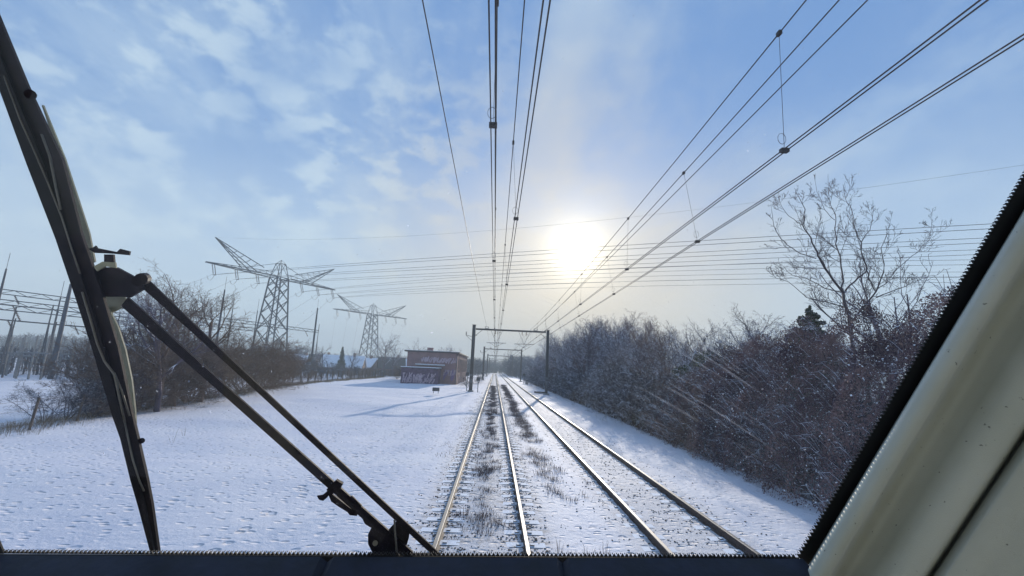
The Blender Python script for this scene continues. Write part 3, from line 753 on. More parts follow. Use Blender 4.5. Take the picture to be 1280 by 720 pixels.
def proto(key, seed, P_, stems=1, spread=.3, H=8., mats=('bark', 'bark')):
    tb, cb_ = tree_mesh(seed, P_, H, stems, spread)
    def me(b_, n, m_):
        o = b_.build(n, m_); mm = o.data; bpy.data.objects.remove(o); return mm
    PROTO[key] = (me(tb, 'trunk', M[mats[0]]), me(cb_, 'crown', M[mats[1]]), H)
for i in range(4): proto('tree%d' % i, 11+i, P_TREE)
for i in range(4): proto('shrub%d' % i, 31+i, P_SHRUB, stems=7, spread=.55, H=5., mats=('barkdark', 'barkdark'))
for i in range(3): proto('hedge%d' % i, 51+i, P_SHRUB, stems=9, spread=.6, H=4.5, mats=('barkbrown', 'barkbrown'))
for i in range(2): proto('tall%d' % i, 71+i, P_TALL, H=12.)
proto('birch', 81, P_TREE, mats=('barkpale', 'bark'))
for i in range(2): proto('red%d' % i, 101+i, P_TREE, mats=('barkred', 'barkred'))
for i in range(2): proto('grey%d' % i, 111+i, P_TREE, mats=('barkgrey', 'barkgrey'))
proto('brown0', 121, P_TREE, mats=('barkbrown', 'barkbrown')); proto('brown1', 122, P_TREE, mats=('barkbrown', 'barkbrown'))
for i in range(2): proto('dark%d' % i, 91+i, P_TREE, mats=('barkdark', 'barkdark'))
def plant(key, x, y, h, label, cat, group=None, wid=1., name='tree', z=None, rz=None):
    tm, cm, H = PROTO[key]; k = h/H
    t = empty(name, (x, y, (gz(x, y) if z is None else z)-.05), random.uniform(0, 6.28) if rz is None else rz); t.scale = (k*wid, k*wid, k)
    for n, mm in (('trunk' if name != 'shrub' else 'stem', tm), ('crown', cm)):
        o = bpy.data.objects.new(n, mm); COL.objects.link(o); o.parent = t
    return tag(t, label, cat, group)
def h_for(px_, py_, x, y, z0=-.5):
    """height that makes something standing at x,y reach up to image row py_"""
    lo, hi = .3, 60
    for _ in range(30):
        mid_ = (lo+hi)/2
        if pix((x, y, z0+mid_))[1] > py_: lo = mid_
        else: hi = mid_
    return lo
def interp(tab, x):
    for (a, ya), (c_, yc) in zip(tab, tab[1:]):
        if x <= c_: return ya+(yc-ya)*max(0, (x-a)/(c_-a))
    return tab[-1][1]

# right bank: the wood beside the right track
TOP = [(640, 452), (665, 440), (684, 418), (705, 404), (740, 394), (790, 390), (830, 398), (855, 408), (880, 420), (930, 422), (1000, 416), (1200, 400)]
rnd = random.Random(5)
kinds = ['bare thin tree', 'bare bushy tree', 'slender bare tree']
wood = []
y = 15.0
while y < 190:
    for row, x0 in enumerate((10.2, 12.6, 15.5, 19.5, 25.)):
        if y > 110 and row > 2: continue
        if rnd.random() < .1: continue
        wood.append((x0+rnd.uniform(-1, 1), y+rnd.uniform(-1.2, 1.2), row))
    y += 2.6+y*.035
near = {0: 'front row', 1: 'second row', 2: 'third row', 3: 'fourth row', 4: 'back row'}
for i, (x, y, row) in enumerate(wood):
    px_ = pix((x, y, 3))[0]; tp = interp(TOP, px_)+abs(rnd.gauss(0, 13))+(0 if row else 14)
    h = h_for(px_, tp, x, y); key = rnd.choice(['tree0', 'tree1', 'tree2', 'tree3', 'dark0', 'red0', 'red1', 'grey0', 'grey1'])
    if px_ > 850: h = min(h, 9); 
    plant(key, x, y, h, 'bare frosted tree in the dense wood on the right, one of many alike', 'tree', 'bare trees of the wood on the right', wid=rnd.uniform(.9, 1.25)*max(1, min(1.4, 6/h)))
y = 13.
while y < 150:
    for x0 in (9.9, 11.6, 14.):
        x = x0+rnd.uniform(-.6, .6); yy = y+rnd.uniform(-.8, .8); px_ = pix((x, yy, 2))[0]
        h = min(h_for(px_, interp(TOP, px_)+22, x, yy), 5.5)
        plant('shrub%d' % rnd.randrange(4), x, yy, h*rnd.uniform(.7, 1), 'dark bare shrub along the foot of the wood on the right, one of many alike', 'shrub', 'dark shrubs along the foot of the wood', wid=1.3, name='shrub')
    y += 2.0+y*.04
# trees one can tell apart on the right
def stand(px_, X):                              # distance at which something X to the right shows in column px_
    lo, hi = 2, 400
    for _ in range(40):
        m_ = (lo+hi)/2
        if pix((X, m_, 3))[0] > px_: lo = m_
        else: hi = m_
    return lo
Y_ = stand(1068, 15.5)
tt = tag(empty('tree', (15.5, Y_, -.6)), 'tall bare tree with widely forked branches, standing above the bramble bank', 'tree'); rt = random.Random(12)
bT, bC = MB(), MB(); org = Vector((15.5, Y_, -.6))
M['twig'] = simple('dark twig', (.05, .036, .045), .8)
def limb(pp, r0, r1, tgt, dep=0.0, kids=15, kl=1.05):
    pts = []; rr_ = []
    for i in range(len(pp)-1):
        for k in range(3):
            u = k/3; x_, y_ = pp[i][0]*(1-u)+pp[i+1][0]*u, pp[i][1]*(1-u)+pp[i+1][1]*u
            v = (i+u)/(len(pp)-1); pts.append(atY(x_+rt.gauss(0, .8), y_, Y_+dep*v)-org)
    pts.append(atY(pp[-1][0], pp[-1][1], Y_+dep)-org); n_ = len(pts)
    tgt.tube(pts, [(r0+(r1-r0)*i/(n_-1))*.68 for i in range(n_)], 6, cap=False)
    PK = dict(seg=[6, 5, 3, 2], wob=[.10, .14, .16, .16], up=[.13, .10, .06, .04], n=[1, 4, 3, 2], s=[.2, .15, .1], ang=[(20, 45), (22, 45), (25, 50)], len=[.62, .6, .5], rmin=.0045)
    for k in range(kids):
        u = rt.uniform(.12, 1); j = min(int(u*(n_-1)), n_-2); p_ = pts[j]; bd = (pts[j+1]-pts[j]).normalized()
        ax_ = Vector((rt.gauss(0, 1), rt.gauss(0, 1), rt.gauss(0, 1))); ax_ = (ax_-bd*ax_.dot(bd)).normalized(); an = R(rt.uniform(30, 65))
        grow((bC, bC), p_, bd*math.cos(an)+ax_*math.sin(an), kl*rt.uniform(.6, 1.5)*(1.25-.6*u), max(.006, (r0+(r1-r0)*u)*.28), 0, PK, rt)
base_ = pix(org)
limb([base_, (1066, 440), (1062, 400), (1057, 380), (1054, 366)], .15, .085, bT, kids=0)
limb([(1054, 366), (1040, 350), (1026, 328), (1021, 315), (1012, 297), (1003, 281), (1006, 262), (995, 240)], .075, .012, bC, -1.5)
limb([(1021, 323), (1000, 317), (985, 306), (973, 296), (966, 275), (964, 258)], .035, .008, bC, -1, 7, .7)
limb([(1003, 281), (985, 270), (977, 258), (972, 244)], .02, .007, bC, -1, 5, .5)
limb([(1054, 366), (1053, 345), (1052, 328), (1045, 305), (1044, 285), (1044, 268), (1036, 250), (1035, 218)], .06, .009, bC, 1.2)
limb([(1044, 275), (1030, 262), (1022, 240), (1017, 218)], .02, .007, bC, 1.5, 6, .5)
limb([(1054, 366), (1068, 352), (1083, 339), (1078, 318), (1076, 303), (1069, 286), (1064, 262), (1057, 248), (1056, 228)], .06, .009, bC, 2)
limb([(1076, 303), (1087, 288), (1092, 270), (1091, 250)], .025, .008, bC, 2, 6, .6)
limb([(1083, 339), (1088, 352), (1095, 364), (1110, 350), (1125, 333), (1148, 314), (1162, 299), (1165, 276)], .04, .010, bC, 1.5)
limb([(1066, 400), (1080, 384), (1095, 364), (1104, 340), (1102, 310), (1112, 288)], .07, .010, bC, -.5)
limb([(1054, 366), (1030, 360), (1008, 348), (990, 344), (975, 330)], .04, .008, bC, -1.5, 9, .7)
limb([(1060, 385), (1035, 378), (1008, 372), (985, 352), (962, 345)], .04, .008, bC, 1.5, 10, .7)
limb([(1095, 372), (1120, 362), (1145, 352), (1160, 345)], .035, .008, bC, 1, 8, .7)
bT.build('trunk', M['twig'], tt); bC.build('crown', M['twig'], tt)
Y_ = stand(1120, 20); plant('tall1', 20, Y_, h_for(1120, 300, 20, Y_), 'bare tree half hidden by the window edge, right of the tall forked tree', 'tree', wid=1.1, rz=2)
Y_ = stand(948, 17); plant('tree1', 17, Y_, h_for(948, 380, 17, Y_), 'round topped bare tree left of the conifer on the right bank', 'tree', wid=1.2)
Y_ = stand(895, 18); plant('tree2', 18, Y_, h_for(895, 398, 18, Y_), 'thin bare tree above the dark evergreen bushes', 'tree')
for k, (px_, X, top, lab) in enumerate(((852, 14, 396, 'fine twigged bare tree at the right end of the wood'), (872, 17, 402, 'bare tree in the gap left of the evergreens'), (910, 19, 404, 'bare tree behind the evergreens on the bank top'), (930, 20, 398, 'bare tree touching the left side of the round topped one'), (975, 20, 402, 'bare tree between the round topped one and the conifer'), (1150, 16, 372, 'bare tree close to the slanted window edge'))):
    Y_ = stand(px_, X); plant('tree%d' % (k % 4), X, Y_, h_for(px_, top, X, Y_), lab, 'tree', wid=1.35)
Y_ = stand(733, 9.6); plant('birch', 9.6, Y_, h_for(745, 392, 9.6, Y_), 'slender pale barked tree leaning right at the front of the wood', 'tree', wid=.7)
Y_ = stand(915, 10.); plant('birch', 10., Y_, 4.6, 'short pale forked tree at the front edge of the bramble bank', 'tree', wid=.8)

# evergreen clumps: leaf sized faces in lobes
def leaf_cloud(n, fn, size, seed):
    g = np.random.default_rng(seed); c = fn(g, n); n = len(c)
    a = g.normal(size=(n, 3)); a /= np.linalg.norm(a, axis=1)[:, None]; b_ = g.normal(size=(n, 3)); b_ -= a*(a*b_).sum(1)[:, None]; b_ /= np.linalg.norm(b_, axis=1)[:, None]
    s = g.uniform(size*.5, size*1.2, n)[:, None]; l = g.uniform(.45, .8, n)[:, None]
    V = np.stack([c-a*s, c-b_*s*l, c+a*s, c+b_*s*l], 1).reshape(-1, 3)
    return V
def cloud_obj(V, name, m_, parent=None):
    me = bpy.data.meshes.new(name); n = len(V)//4
    me.vertices.add(len(V)); me.vertices.foreach_set('co', V.astype('f').ravel())
    me.loops.add(4*n); me.loops.foreach_set('vertex_index', np.arange(4*n, dtype='i'))
    me.polygons.add(n); me.polygons.foreach_set('loop_start', np.arange(0, 4*n, 4, dtype='i')); 
    me.materials.append(m_); me.update(calc_edges=True); me.validate()
    o = bpy.data.objects.new(name, me); COL.objects.link(o)
    if parent: o.parent = parent
    return o
def ever(x, y, h, w_, label, seed, n=9000, size=.07, conifer=False, group=None):
    t = tag(empty('conifer' if conifer else 'evergreen_bush', (x, y, gz(x, y)-.1)), label, 'conifer' if conifer else 'evergreen bush', group)
    if conifer:
        def fn(g, n):
            k = 230; zb = g.uniform(.1, 1, k)**.8; ab = g.uniform(0, 6.28, k); lb = (1.03-zb)*w_*g.uniform(.55, 1.15, k)
            i = g.integers(0, k, n); u = g.uniform(.08, 1, n)**.7; r = lb[i]*u
            sp_ = .16*(1.1-u)*np.minimum(lb[i], 1.6); return np.stack([r*np.cos(ab[i])+g.normal(0, 1, n)*sp_, r*np.sin(ab[i])+g.normal(0, 1, n)*sp_, zb[i]*h-.10*r+.06*r*r/w_+g.normal(0, .045, n)], 1)
    else:
        def fn(g, n):
            k = 14; cc = np.stack([g.normal(0, w_*.42, k), g.normal(0, w_*.42, k), g.uniform(.25, .85, k)*h], 1); rr = g.uniform(.2, .42, k)*w_
            i = g.integers(0, k, n); d = g.normal(size=(n, 3)); d /= np.linalg.norm(d, axis=1)[:, None]
            return cc[i]+d*(rr[i]*g.uniform(.45, 1.05, n)**.6)[:, None]*np.array([1, 1, .8])
    cloud_obj(leaf_cloud(n, fn, size, seed), 'foliage', M['needle'], t)
    b_ = MB(); b_.tube([(0, 0, 0), (0, 0, h*.9)], [.12, .03], 6)
    for i in range(8):
        a = i*2.4; b_.tube([(0, 0, h*(.1+.08*i)), (math.cos(a)*w_*.5, math.sin(a)*w_*.5, h*(.2+.09*i))], [.04, .01], 4)
    b_.build('trunk', M['barkdark'], t)
Y_ = stand(1018, 18.5); ever(18.5, Y_, h_for(1018, 386, 18.5, Y_), 5.0, 'dark conifer with a ragged top above the bramble bank, left of the tall forked tree', 3, 30000, .08, True)
for k, (px_, X, top, w_, lab) in enumerate(((880, 13.5, 425, 2.4, 'ivy green bush at the top of the right bank, leftmost of the evergreens'), (925, 13.5, 424, 2.2, 'ivy green bush at the top of the right bank, second of the evergreens'), (965, 14, 428, 2.2, 'ivy green bush at the top of the right bank, below the round topped tree'), (830, 11.5, 480, 1.8, 'dark green bush low in the wood, left of the evergreens on the bank top'), (1010, 14.5, 424, 2.4, 'evergreen bush just below the conifer'))):
    Y_ = stand(px_, X); ever(X, Y_, h_for(px_, top, X, Y_), w_, lab, 20+k, 16000, .06)

# bramble bank
BE = [(4, 7.7), (9, 7.7), (13, 8.0), (18, 8.2), (26, 8.6), (34, 9.0)]
def bramble_fn(g, n):
    y = g.uniform(4.0, 27, n)**1.0; e = np.interp(y, [a for a, _ in BE], [b_ for _, b_ in BE])
    hmax = np.interp(y, [4, 9, 14, 20, 27], [4.3, 4.5, 4.6, 4.2, 2.6])
    u = g.uniform(0, 1, n)**.8; th = u*1.57
    lob = 1+.10*np.sin(y*1.7+u*4)+.08*np.sin(y*3.9-u*9)+.05*np.sin(y*8.3+u*17)
    dep = g.exponential(.22, n); w_ = 4.3
    x = e+(1-np.cos(th))*w_*1.0+dep*.9*np.cos(th); z = -.5+np.sin(th)*(hmax+.5)*lob-dep*np.sin(th)*.8-.05
    e_ = .25*np.sin(y*2.3)*.5+.2*np.sin(y*5.1)*.4
    return np.stack([x+e_*(1-u), y, z], 1)
V1 = leaf_cloud(190000, bramble_fn, .032, 8)
bo = cloud_obj(V1, 'bramble_thicket', [M['bleaf']][0]); tag(bo, 'dense purple brown bramble thicket with snow flecks on the right bank', kind='stuff')
def fleck_fn(g, n):
    p_ = bramble_fn(g, n)+np.array([-.06, 0, .06])+g.normal(0, .05, (n, 3))
    k = np.array([noise.noise((q[0]*.9, q[1]*.9, q[2]*.9)) + .5*noise.noise((q[0]*3, q[1]*3, q[2]*3)) for q in p_])
    return p_[k > .02+g.normal(0, .12, n)]
V2 = leaf_cloud(9000, fleck_fn, .030, 9)
b_ = MB(); g = np.random.default_rng(4); pts = bramble_fn(g, 2600)
for q in pts:                                   # arching canes
    a = g.uniform(0, 6.28); L = g.uniform(.5, 1.6); d = Vector((math.cos(a)*.6-.25, math.sin(a)*.6, 1)); p0 = Vector(q)
    b_.tube([p0, p0+d*L*.25, p0+d*L*.42+Vector((0, 0, -.05*L)), p0+d*L*.6+Vector((0, 0, -.25*L))], [.007, .006, .005, .003], 3, cap=False)
cn = b_.build('bramble_canes', M['bark']); tag(cn, 'thin arching canes sticking out of the bramble thicket', kind='stuff')
tag(cloud_obj(V2, 'snow_flecks', M['snowcap']), 'small flecks of snow caught in the brambles', kind='stuff')

# left side: trees and hedge
plant('tree3', -18.6, 26.5, 7.3, 'bare branching tree behind the wiper bracket, left of the brown hedge', 'tree', wid=1.25)
for (px_, Y, top, key, lab) in ((222, 30, 342, 'brown0', 'bushy brown bare tree, tallest above the hedge behind the wiper arms'), (180, 29, 352, 'brown1', 'brown bare tree just right of the wiper bracket'), (255, 33, 366, 'brown1', 'brown bare tree sloping down to the hedge, left of the tall lightning mast'), (150, 27, 385, 'brown0', 'low brown bare tree behind the wiper blade'), (203, 27, 372, 'brown0', 'brown bare tree in front of the tallest one behind the wiper arms')):
    p_ = atY(px_, 470, Y); plant(key, p_.x, p_.y, h_for(px_, top, p_.x, p_.y, -1), lab, 'tree', wid=1.3)
plant('tree0', -20.8, 29, 6.0, 'smaller bare tree tangled with the one behind the wiper bracket', 'tree', wid=1.2)
L_H = [(232, 24.5, 445), (250, 27, 440), (262, 30, 432), (275, 33, 428), (292, 36, 428), (300, 40, 427), (318, 43, 430), (330, 47, 434), (342, 51, 440), (352, 56, 448), (285, 33, 440), (240, 30, 430), (222, 27, 436), (205, 26, 440), (185, 27, 440), (160, 26, 445), (310, 48, 426), (335, 58, 434)]
for k, (px_, Y, top) in enumerate(L_H):
    p_ = atY(px_, 470, Y); x = min(p_.x, edge(Y)-.8); yy = Y
    plant('hedge%d' % (k % 3), x, yy, max(2.0, h_for(px_, top-7, x, yy, -1.)), 'dense brown leafless shrub merging into the hedge before the big pylon', 'shrub', 'brown shrubs of the hedge on the left', wid=1.35, name='shrub')
for k, (px_, Y, h, lab) in enumerate(((60, 21.5, 1.9, 'low twiggy shrub behind the fence posts, far left'), (88, 22.5, 2.5, 'twiggy shrub behind the fence, just left of the wiper blade'), (118, 23.5, 2.9, 'twiggy shrub hidden partly by the wiper blade'), (142, 25, 3.0, 'twiggy shrub just right of the wiper blade'))):
    p_ = atY(px_, 500, Y); plant('shrub%d' % (k % 4), p_.x, p_.y, h, lab, 'shrub', wid=1.4, name='shrub')
for k, (px_, Y, h, key, lab) in enumerate(((382, 70, 2.6, 'hedge0', 'low reddish bush at the field edge, end of the brown hedge'), (400, 92, 2., 'hedge1', 'small bush by the white posts of the field fence'), (445, 100, 3.1, 'hedge2', 'dense reddish bush in the middle of the field fence'), (458, 104, 2.9, 'hedge0', 'dense reddish bush, right half of the clump in the field fence'), (497, 98, 3.2, 'hedge1', 'dark bush against the left end of the brick hut'), (585, 74, 2.4, 'shrub1', 'small dark shrub between the brick hut and the nearest mast'), (598, 96, 3., 'shrub2', 'dark shrub behind the left mast of the nearest portal'))):
    p_ = atY(px_, 470, Y); plant(key, p_.x, p_.y, h, lab, 'shrub', wid=1.4, name='shrub')
far_l = [(378, 110, 420, 'tree0', 'bare tree left of the dark mast between the pylons'), (403, 120, 428, 'tree1', 'bare tree just right of the dark mast between the pylons'), (440, 150, 432, 'tree2', 'bare tree left of the smaller pylon'), (480, 150, 416, 'tree3', 'tall round bare tree right of the smaller pylon'), (492, 155, 428, 'tree1', 'bare tree between the smaller pylon and the brick hut'), (522, 130, 424, 'tree0', 'bare tree rising behind the chimney of the brick hut'), (568, 140, 432, 'tree2', 'bare tree behind the right end of the brick hut'), (556, 150, 436, 'tree3', 'smaller bare tree behind the roof of the brick hut')]
for (px_, Y, top, key, lab) in far_l:
    p_ = atY(px_, 450, Y); plant(key, p_.x, p_.y, h_for(px_, top, p_.x, p_.y, -1), lab, 'tree', wid=1.2)
p_ = atY(428, 440, 150); ever(p_.x, p_.y, 9, 2.2, 'small dark conifer among the houses beyond the field', 40, 4000, .25, True)

# tree belts far off, seen as one mass each
def belt(pts, hfun, n, name, label, seed):
    rr = random.Random(seed); b_ = MB()
    for i in range(n):
        k = rr.randrange(len(pts)-1); u = rr.random(); a = Vector(pts[k]); c_ = Vector(pts[k+1]); q = a.lerp(c_, u)+Vector((rr.uniform(-6, 6), rr.uniform(-14, 14), 0))
        h = hfun*rr.uniform(.5, 1.15)*(1+.3*noise.noise((q.x*.03, q.y*.03, 1))); r_ = h*.006+.02
        b_.tube([q, q+Vector((rr.gauss(0, .3), 0, h*.6))], [r_*2, r_], 3, cap=False)
        for j in range(9):
            z = h*rr.uniform(.08, .75); s = q+Vector((0, 0, z)); e = s+Vector((rr.gauss(0, .24)*h, rr.gauss(0, .2)*h, (h-z)*rr.uniform(.3, .9)))
            m_ = s.lerp(e, .5)+Vector((rr.gauss(0, .3), 0, .2)); b_.tube([s, m_, e], [r_, r_*.8, r_*.4], 3, cap=False)
            for l in range(3):
                b_.tube([m_, m_+Vector((rr.gauss(0, .1)*h, rr.gauss(0, .1)*h, h*rr.uniform(.02, .16)))], [r_*.7, r_*.4], 3, cap=False)
    tag(b_.build(name, M['barkfar']), label, kind='stuff')
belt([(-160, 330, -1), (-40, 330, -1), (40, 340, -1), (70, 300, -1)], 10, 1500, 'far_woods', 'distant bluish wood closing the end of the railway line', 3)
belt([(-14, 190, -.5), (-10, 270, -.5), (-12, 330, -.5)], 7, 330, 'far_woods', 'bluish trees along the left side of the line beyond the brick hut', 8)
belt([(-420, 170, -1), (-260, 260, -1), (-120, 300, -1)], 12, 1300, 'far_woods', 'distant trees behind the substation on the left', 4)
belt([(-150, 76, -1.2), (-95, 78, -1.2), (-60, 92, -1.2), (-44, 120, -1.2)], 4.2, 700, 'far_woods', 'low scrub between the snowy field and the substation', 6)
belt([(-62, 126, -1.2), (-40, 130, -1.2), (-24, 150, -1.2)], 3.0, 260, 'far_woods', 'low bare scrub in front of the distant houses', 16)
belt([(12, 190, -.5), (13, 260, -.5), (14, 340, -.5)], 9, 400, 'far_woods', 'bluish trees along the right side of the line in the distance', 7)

# ------------------------------------------------------------------ train cab
SL = .16                                        # slope of the windscreen
NW = Vector((0, -1, -SL)).normalized()*-1       # outward normal (away from the driver)
W0 = Vector((0, .62, 2.6))
def Wp(px_, py_, off=0.0):
    """point of the plane parallel to the windscreen at the given distance outside it"""
    d = ray(px_, py_); o = W0+NW*off
    return CAM+d*((o-CAM).dot(NW)/d.dot(NW))
cab = tag(empty('train_cab', (0, .3, 1.9)), 'interior of the train cab: large dirty windscreen, dark dashboard and grey green pillar panel', 'train cab')
cab_inv = Matrix.Translation(-cab.location)
def cabbuild(b_, name, m_, parent=cab, smooth=False):
    o = b_.build(name, m_, None, smooth); o.parent = parent
    o.matrix_parent_inverse = Matrix.Translation(-Vector(cab.location))
    return o
# glass with road film and streaks
m = bpy.data.materials.new('windscreen glass'); m.use_nodes = True; nt = NT(m); nt.n.clear()
tc = nt.N('ShaderNodeTexCoord').outputs['Object']
sx = nt.N('ShaderNodeSeparateXYZ', {0: tc})
def streaks(ang, al, pe, lo, hi, seed):
    c_, s_ = math.cos(R(ang)), math.sin(R(ang))
    bend = nt.math('MULTIPLY', nt.math('MULTIPLY', sx.outputs[0], sx.outputs[0]), -.45)
    zz = nt.math('SUBTRACT', sx.outputs[2], bend)
    u = nt.math('SUBTRACT', nt.math('MULTIPLY', sx.outputs[0], c_), nt.math('MULTIPLY', zz, s_)); v = nt.math('ADD', nt.math('MULTIPLY', sx.outputs[0], s_), nt.math('MULTIPLY', zz, c_))
    v3 = nt.N('ShaderNodeCombineXYZ', {0: nt.math('MULTIPLY', u, al), 1: seed, 2: nt.math('MULTIPLY', v, pe)}).outputs[0]
    return nt.ramp(nt.noise(v3, 1., 4, .7), lo, hi)
sx = nt.N('ShaderNodeSeparateXYZ', {0: tc})
right = nt.math('MULTIPLY', nt.ramp(sx.outputs[0], .02, .16), nt.ramp(sx.outputs[0], .50, .36))
lowz = nt.math('MULTIPLY', nt.ramp(sx.outputs[2], 3.0, 2.90), nt.ramp(sx.outputs[2], 2.68, 2.76))
st = nt.math('MULTIPLY', nt.math('ADD', streaks(13, 5, 260, .53, .68, 3.0), nt.math('MULTIPLY', streaks(15, 4, 60, .5, .75, 9.0), .14)), nt.math('MULTIPLY', right, lowz))
st = nt.math('MULTIPLY', st, nt.ramp(nt.noise(tc, 7, 3), .42, .6))
film = nt.math('MULTIPLY', nt.ramp(nt.noise(tc, 2.2, 3), .3, .8), .022)
specks = nt.math('MULTIPLY', nt.ramp(nt.noise(tc, 240, 1, .5), .765, .80), .35)
fac = nt.math('ADD', nt.math('ADD', nt.math('MULTIPLY', st, .11), film), nt.math('MULTIPLY', specks, nt.ramp(nt.noise(tc, 4, 2), .4, .6)), clamp=True)
tr = nt.N('ShaderNodeBsdfTransparent', {0: (.97, .985, 1.0, 1)})
df = nt.N('ShaderNodeBsdfTranslucent', {0: (.62, .70, .86, 1)})
mx = nt.N('ShaderNodeMixShader', {0: fac, 1: tr.outputs[0], 2: df.outputs[0]})
gs = nt.N('ShaderNodeBsdfGlossy', {'Color': (1, 1, 1, 1), 'Roughness': .02})
mx2 = nt.N('ShaderNodeMixShader', {0: .018, 1: mx.outputs[0], 2: gs.outputs[0]})
nt.N('ShaderNodeOutputMaterial', {'Surface': mx2.outputs[0]})
M['glass'] = m
b_ = MB(); q = [Wp(-520, 800), Wp(1420, 800), Wp(1420, -300), Wp(-520, -300)]
b_.add(q, [(0, 1, 2, 3)])
cabbuild(b_, 'windscreen', M['glass'])

# black dotted border of the glass, on its inner face
b_ = MB(); off = -.004
def band_quad(a, b2, c_, d):
    b_.prism([Wp(*a, off), Wp(*b2, off), Wp(*c_, off), Wp(*d, off)], -NW*.002)
c0 = (998, 696.5)                               # lower right corner of the clear glass
topR = (1400, 19)
band_quad((-400, 690.5), c0, (998, 742), (-400, 742))
band_quad(c0, topR, (1540, -6), (1060, 742))  # outer edge widened behind the pillar panel to block sunlight
b_.prism([Wp(-60, 560, off), Wp(-1, 672, off), Wp(7, 691, off), Wp(-60, 691, off)], -NW*.002)
def teeth(a, b2, step, hgt, side):
    A_, B_ = Vector(a), Vector(b2); d = B_-A_; n = int(d.length/step); u = d.normalized(); nrm = Vector((-u.y, u.x))*side
    for i in range(n):
        p_ = A_+u*step*i; b_.prism([Wp(*p_, off), Wp(*(p_+u*step*.98), off), Wp(*(p_+u*step*.5+nrm*hgt), off)], -NW*.002)
        q = p_+u*step*1.0+nrm*hgt*1.0; rr_ = step*.13
        b_.prism([Wp(q.x-rr_, q.y, off), Wp(q.x, q.y-rr_, off), Wp(q.x+rr_, q.y, off), Wp(q.x, q.y+rr_, off)], -NW*.002)
teeth((-20, 690.6), (998, 696.6), 5.2, 4.0, -1)
teeth((998, 696.5), (1330, 137), 5.2, 4.5, -1)
cabbuild(b_, 'window_frame', M['frit'])

# pillar panel: profile swept along the window edge, stepping towards the driver
lines = [  # (point low, point high, distance inside the glass, crease?)
    ((1001, 722), (1290, 245), .008), ((1004, 722), (1293, 245), .030), ((1012, 722), (1301, 245), .040), ((1034, 722), (1325, 245), .050),
    ((1037, 722), (1329, 245), .046), ((1042, 722), (1335, 245), .022), ((1050, 722), (1345, 245), .008), ((1066, 722), (1364, 245), .014), ((1086, 722), (1388, 245), .034), ((1108, 722), (1414, 245), .054), ((1148, 722), (1462, 245), .066),
    ((1155, 722), (1470, 245), .064), ((1160, 722), (1476, 245), .050), ((1161.5, 722), (1478, 245), .020), ((1164, 722), (1481, 245), .020), ((1166, 722), (1483, 245), .060), ((1178, 722), (1497, 245), .074), ((1182, 722), (1502, 245), .077), ((1230, 722), (1560, 245), .080), ((1500, 722), (1900, 245), .085)]
b_ = MB(); K = 12; rows_ = []
for lo_, hi_, dd in lines:
    lo_, hi_ = Vector(lo_), Vector(hi_); a, c_ = Wp(*lo_, -dd), Wp(*hi_, -dd); dv = (c_-a)
    rows_.append([a+dv*(-.25+1.7*k/K) for k in range(K+1)])
for r_ in rows_: b_.v.extend([tuple(p_) for p_ in r_])
for i in range(len(rows_)-1):
    for k in range(K): b_.f.append((i*(K+1)+k, (i+1)*(K+1)+k, (i+1)*(K+1)+k+1, i*(K+1)+k+1)); b_.m.append(0)
pl = cabbuild(b_, 'pillar_panel', M['trim'], smooth=True)
md = pl.modifiers.new('solid', 'SOLIDIFY'); md.thickness = .004; md.offset = -1
b_ = MB(); b_.box((.1, -.45, 3.80), (3.1, 1.75, .05)); cabbuild(b_, 'unseen_ceiling', M['trim'])  # unseen cab shell, added to dim the pillar panel; left side stays open
b_ = MB(); b_.box((1.62, -.45, 2.7), (.05, 1.75, 2.2)); cabbuild(b_, 'unseen_side_wall', M['trim'])  # out of view, added to cut light from the right
b_ = MB(); b_.box((.1, -1.36, 2.7), (3.1, .05, 2.2)); cabbuild(b_, 'unseen_rear_wall', M['trim'])  # out of view, added to cut light from behind
# dashboard under the window
b_ = MB()
A_, B_ = Wp(-300, 698, -.012), Wp(1003, 703.5, -.012)
prof = [(0, 0, 0), (0, -.03, -.012), (0, -.16, -.05), (0, -.30, -.09), (0, -.34, -.14), (0, -.34, -.5)]
n_ = len(prof); segs = [0, .52, .528, .535, .75, .757, .764, 1]
for s in segs:
    dip = -.006 if s in (.528, .757) else 0
    for p_ in prof: q = A_.lerp(B_, s); b_.v.append((q.x, q.y+p_[1], q.z+p_[2]+dip))
for j in range(len(segs)-1):
    for i in range(n_-1): b_.f.append((j*n_+i, (j+1)*n_+i, (j+1)*n_+i+1, j*n_+i+1)); b_.m.append(0)
dsh = cabbuild(b_, 'dashboard', M['dash'])
md = dsh.modifiers.new('solid', 'SOLIDIFY'); md.thickness = .006

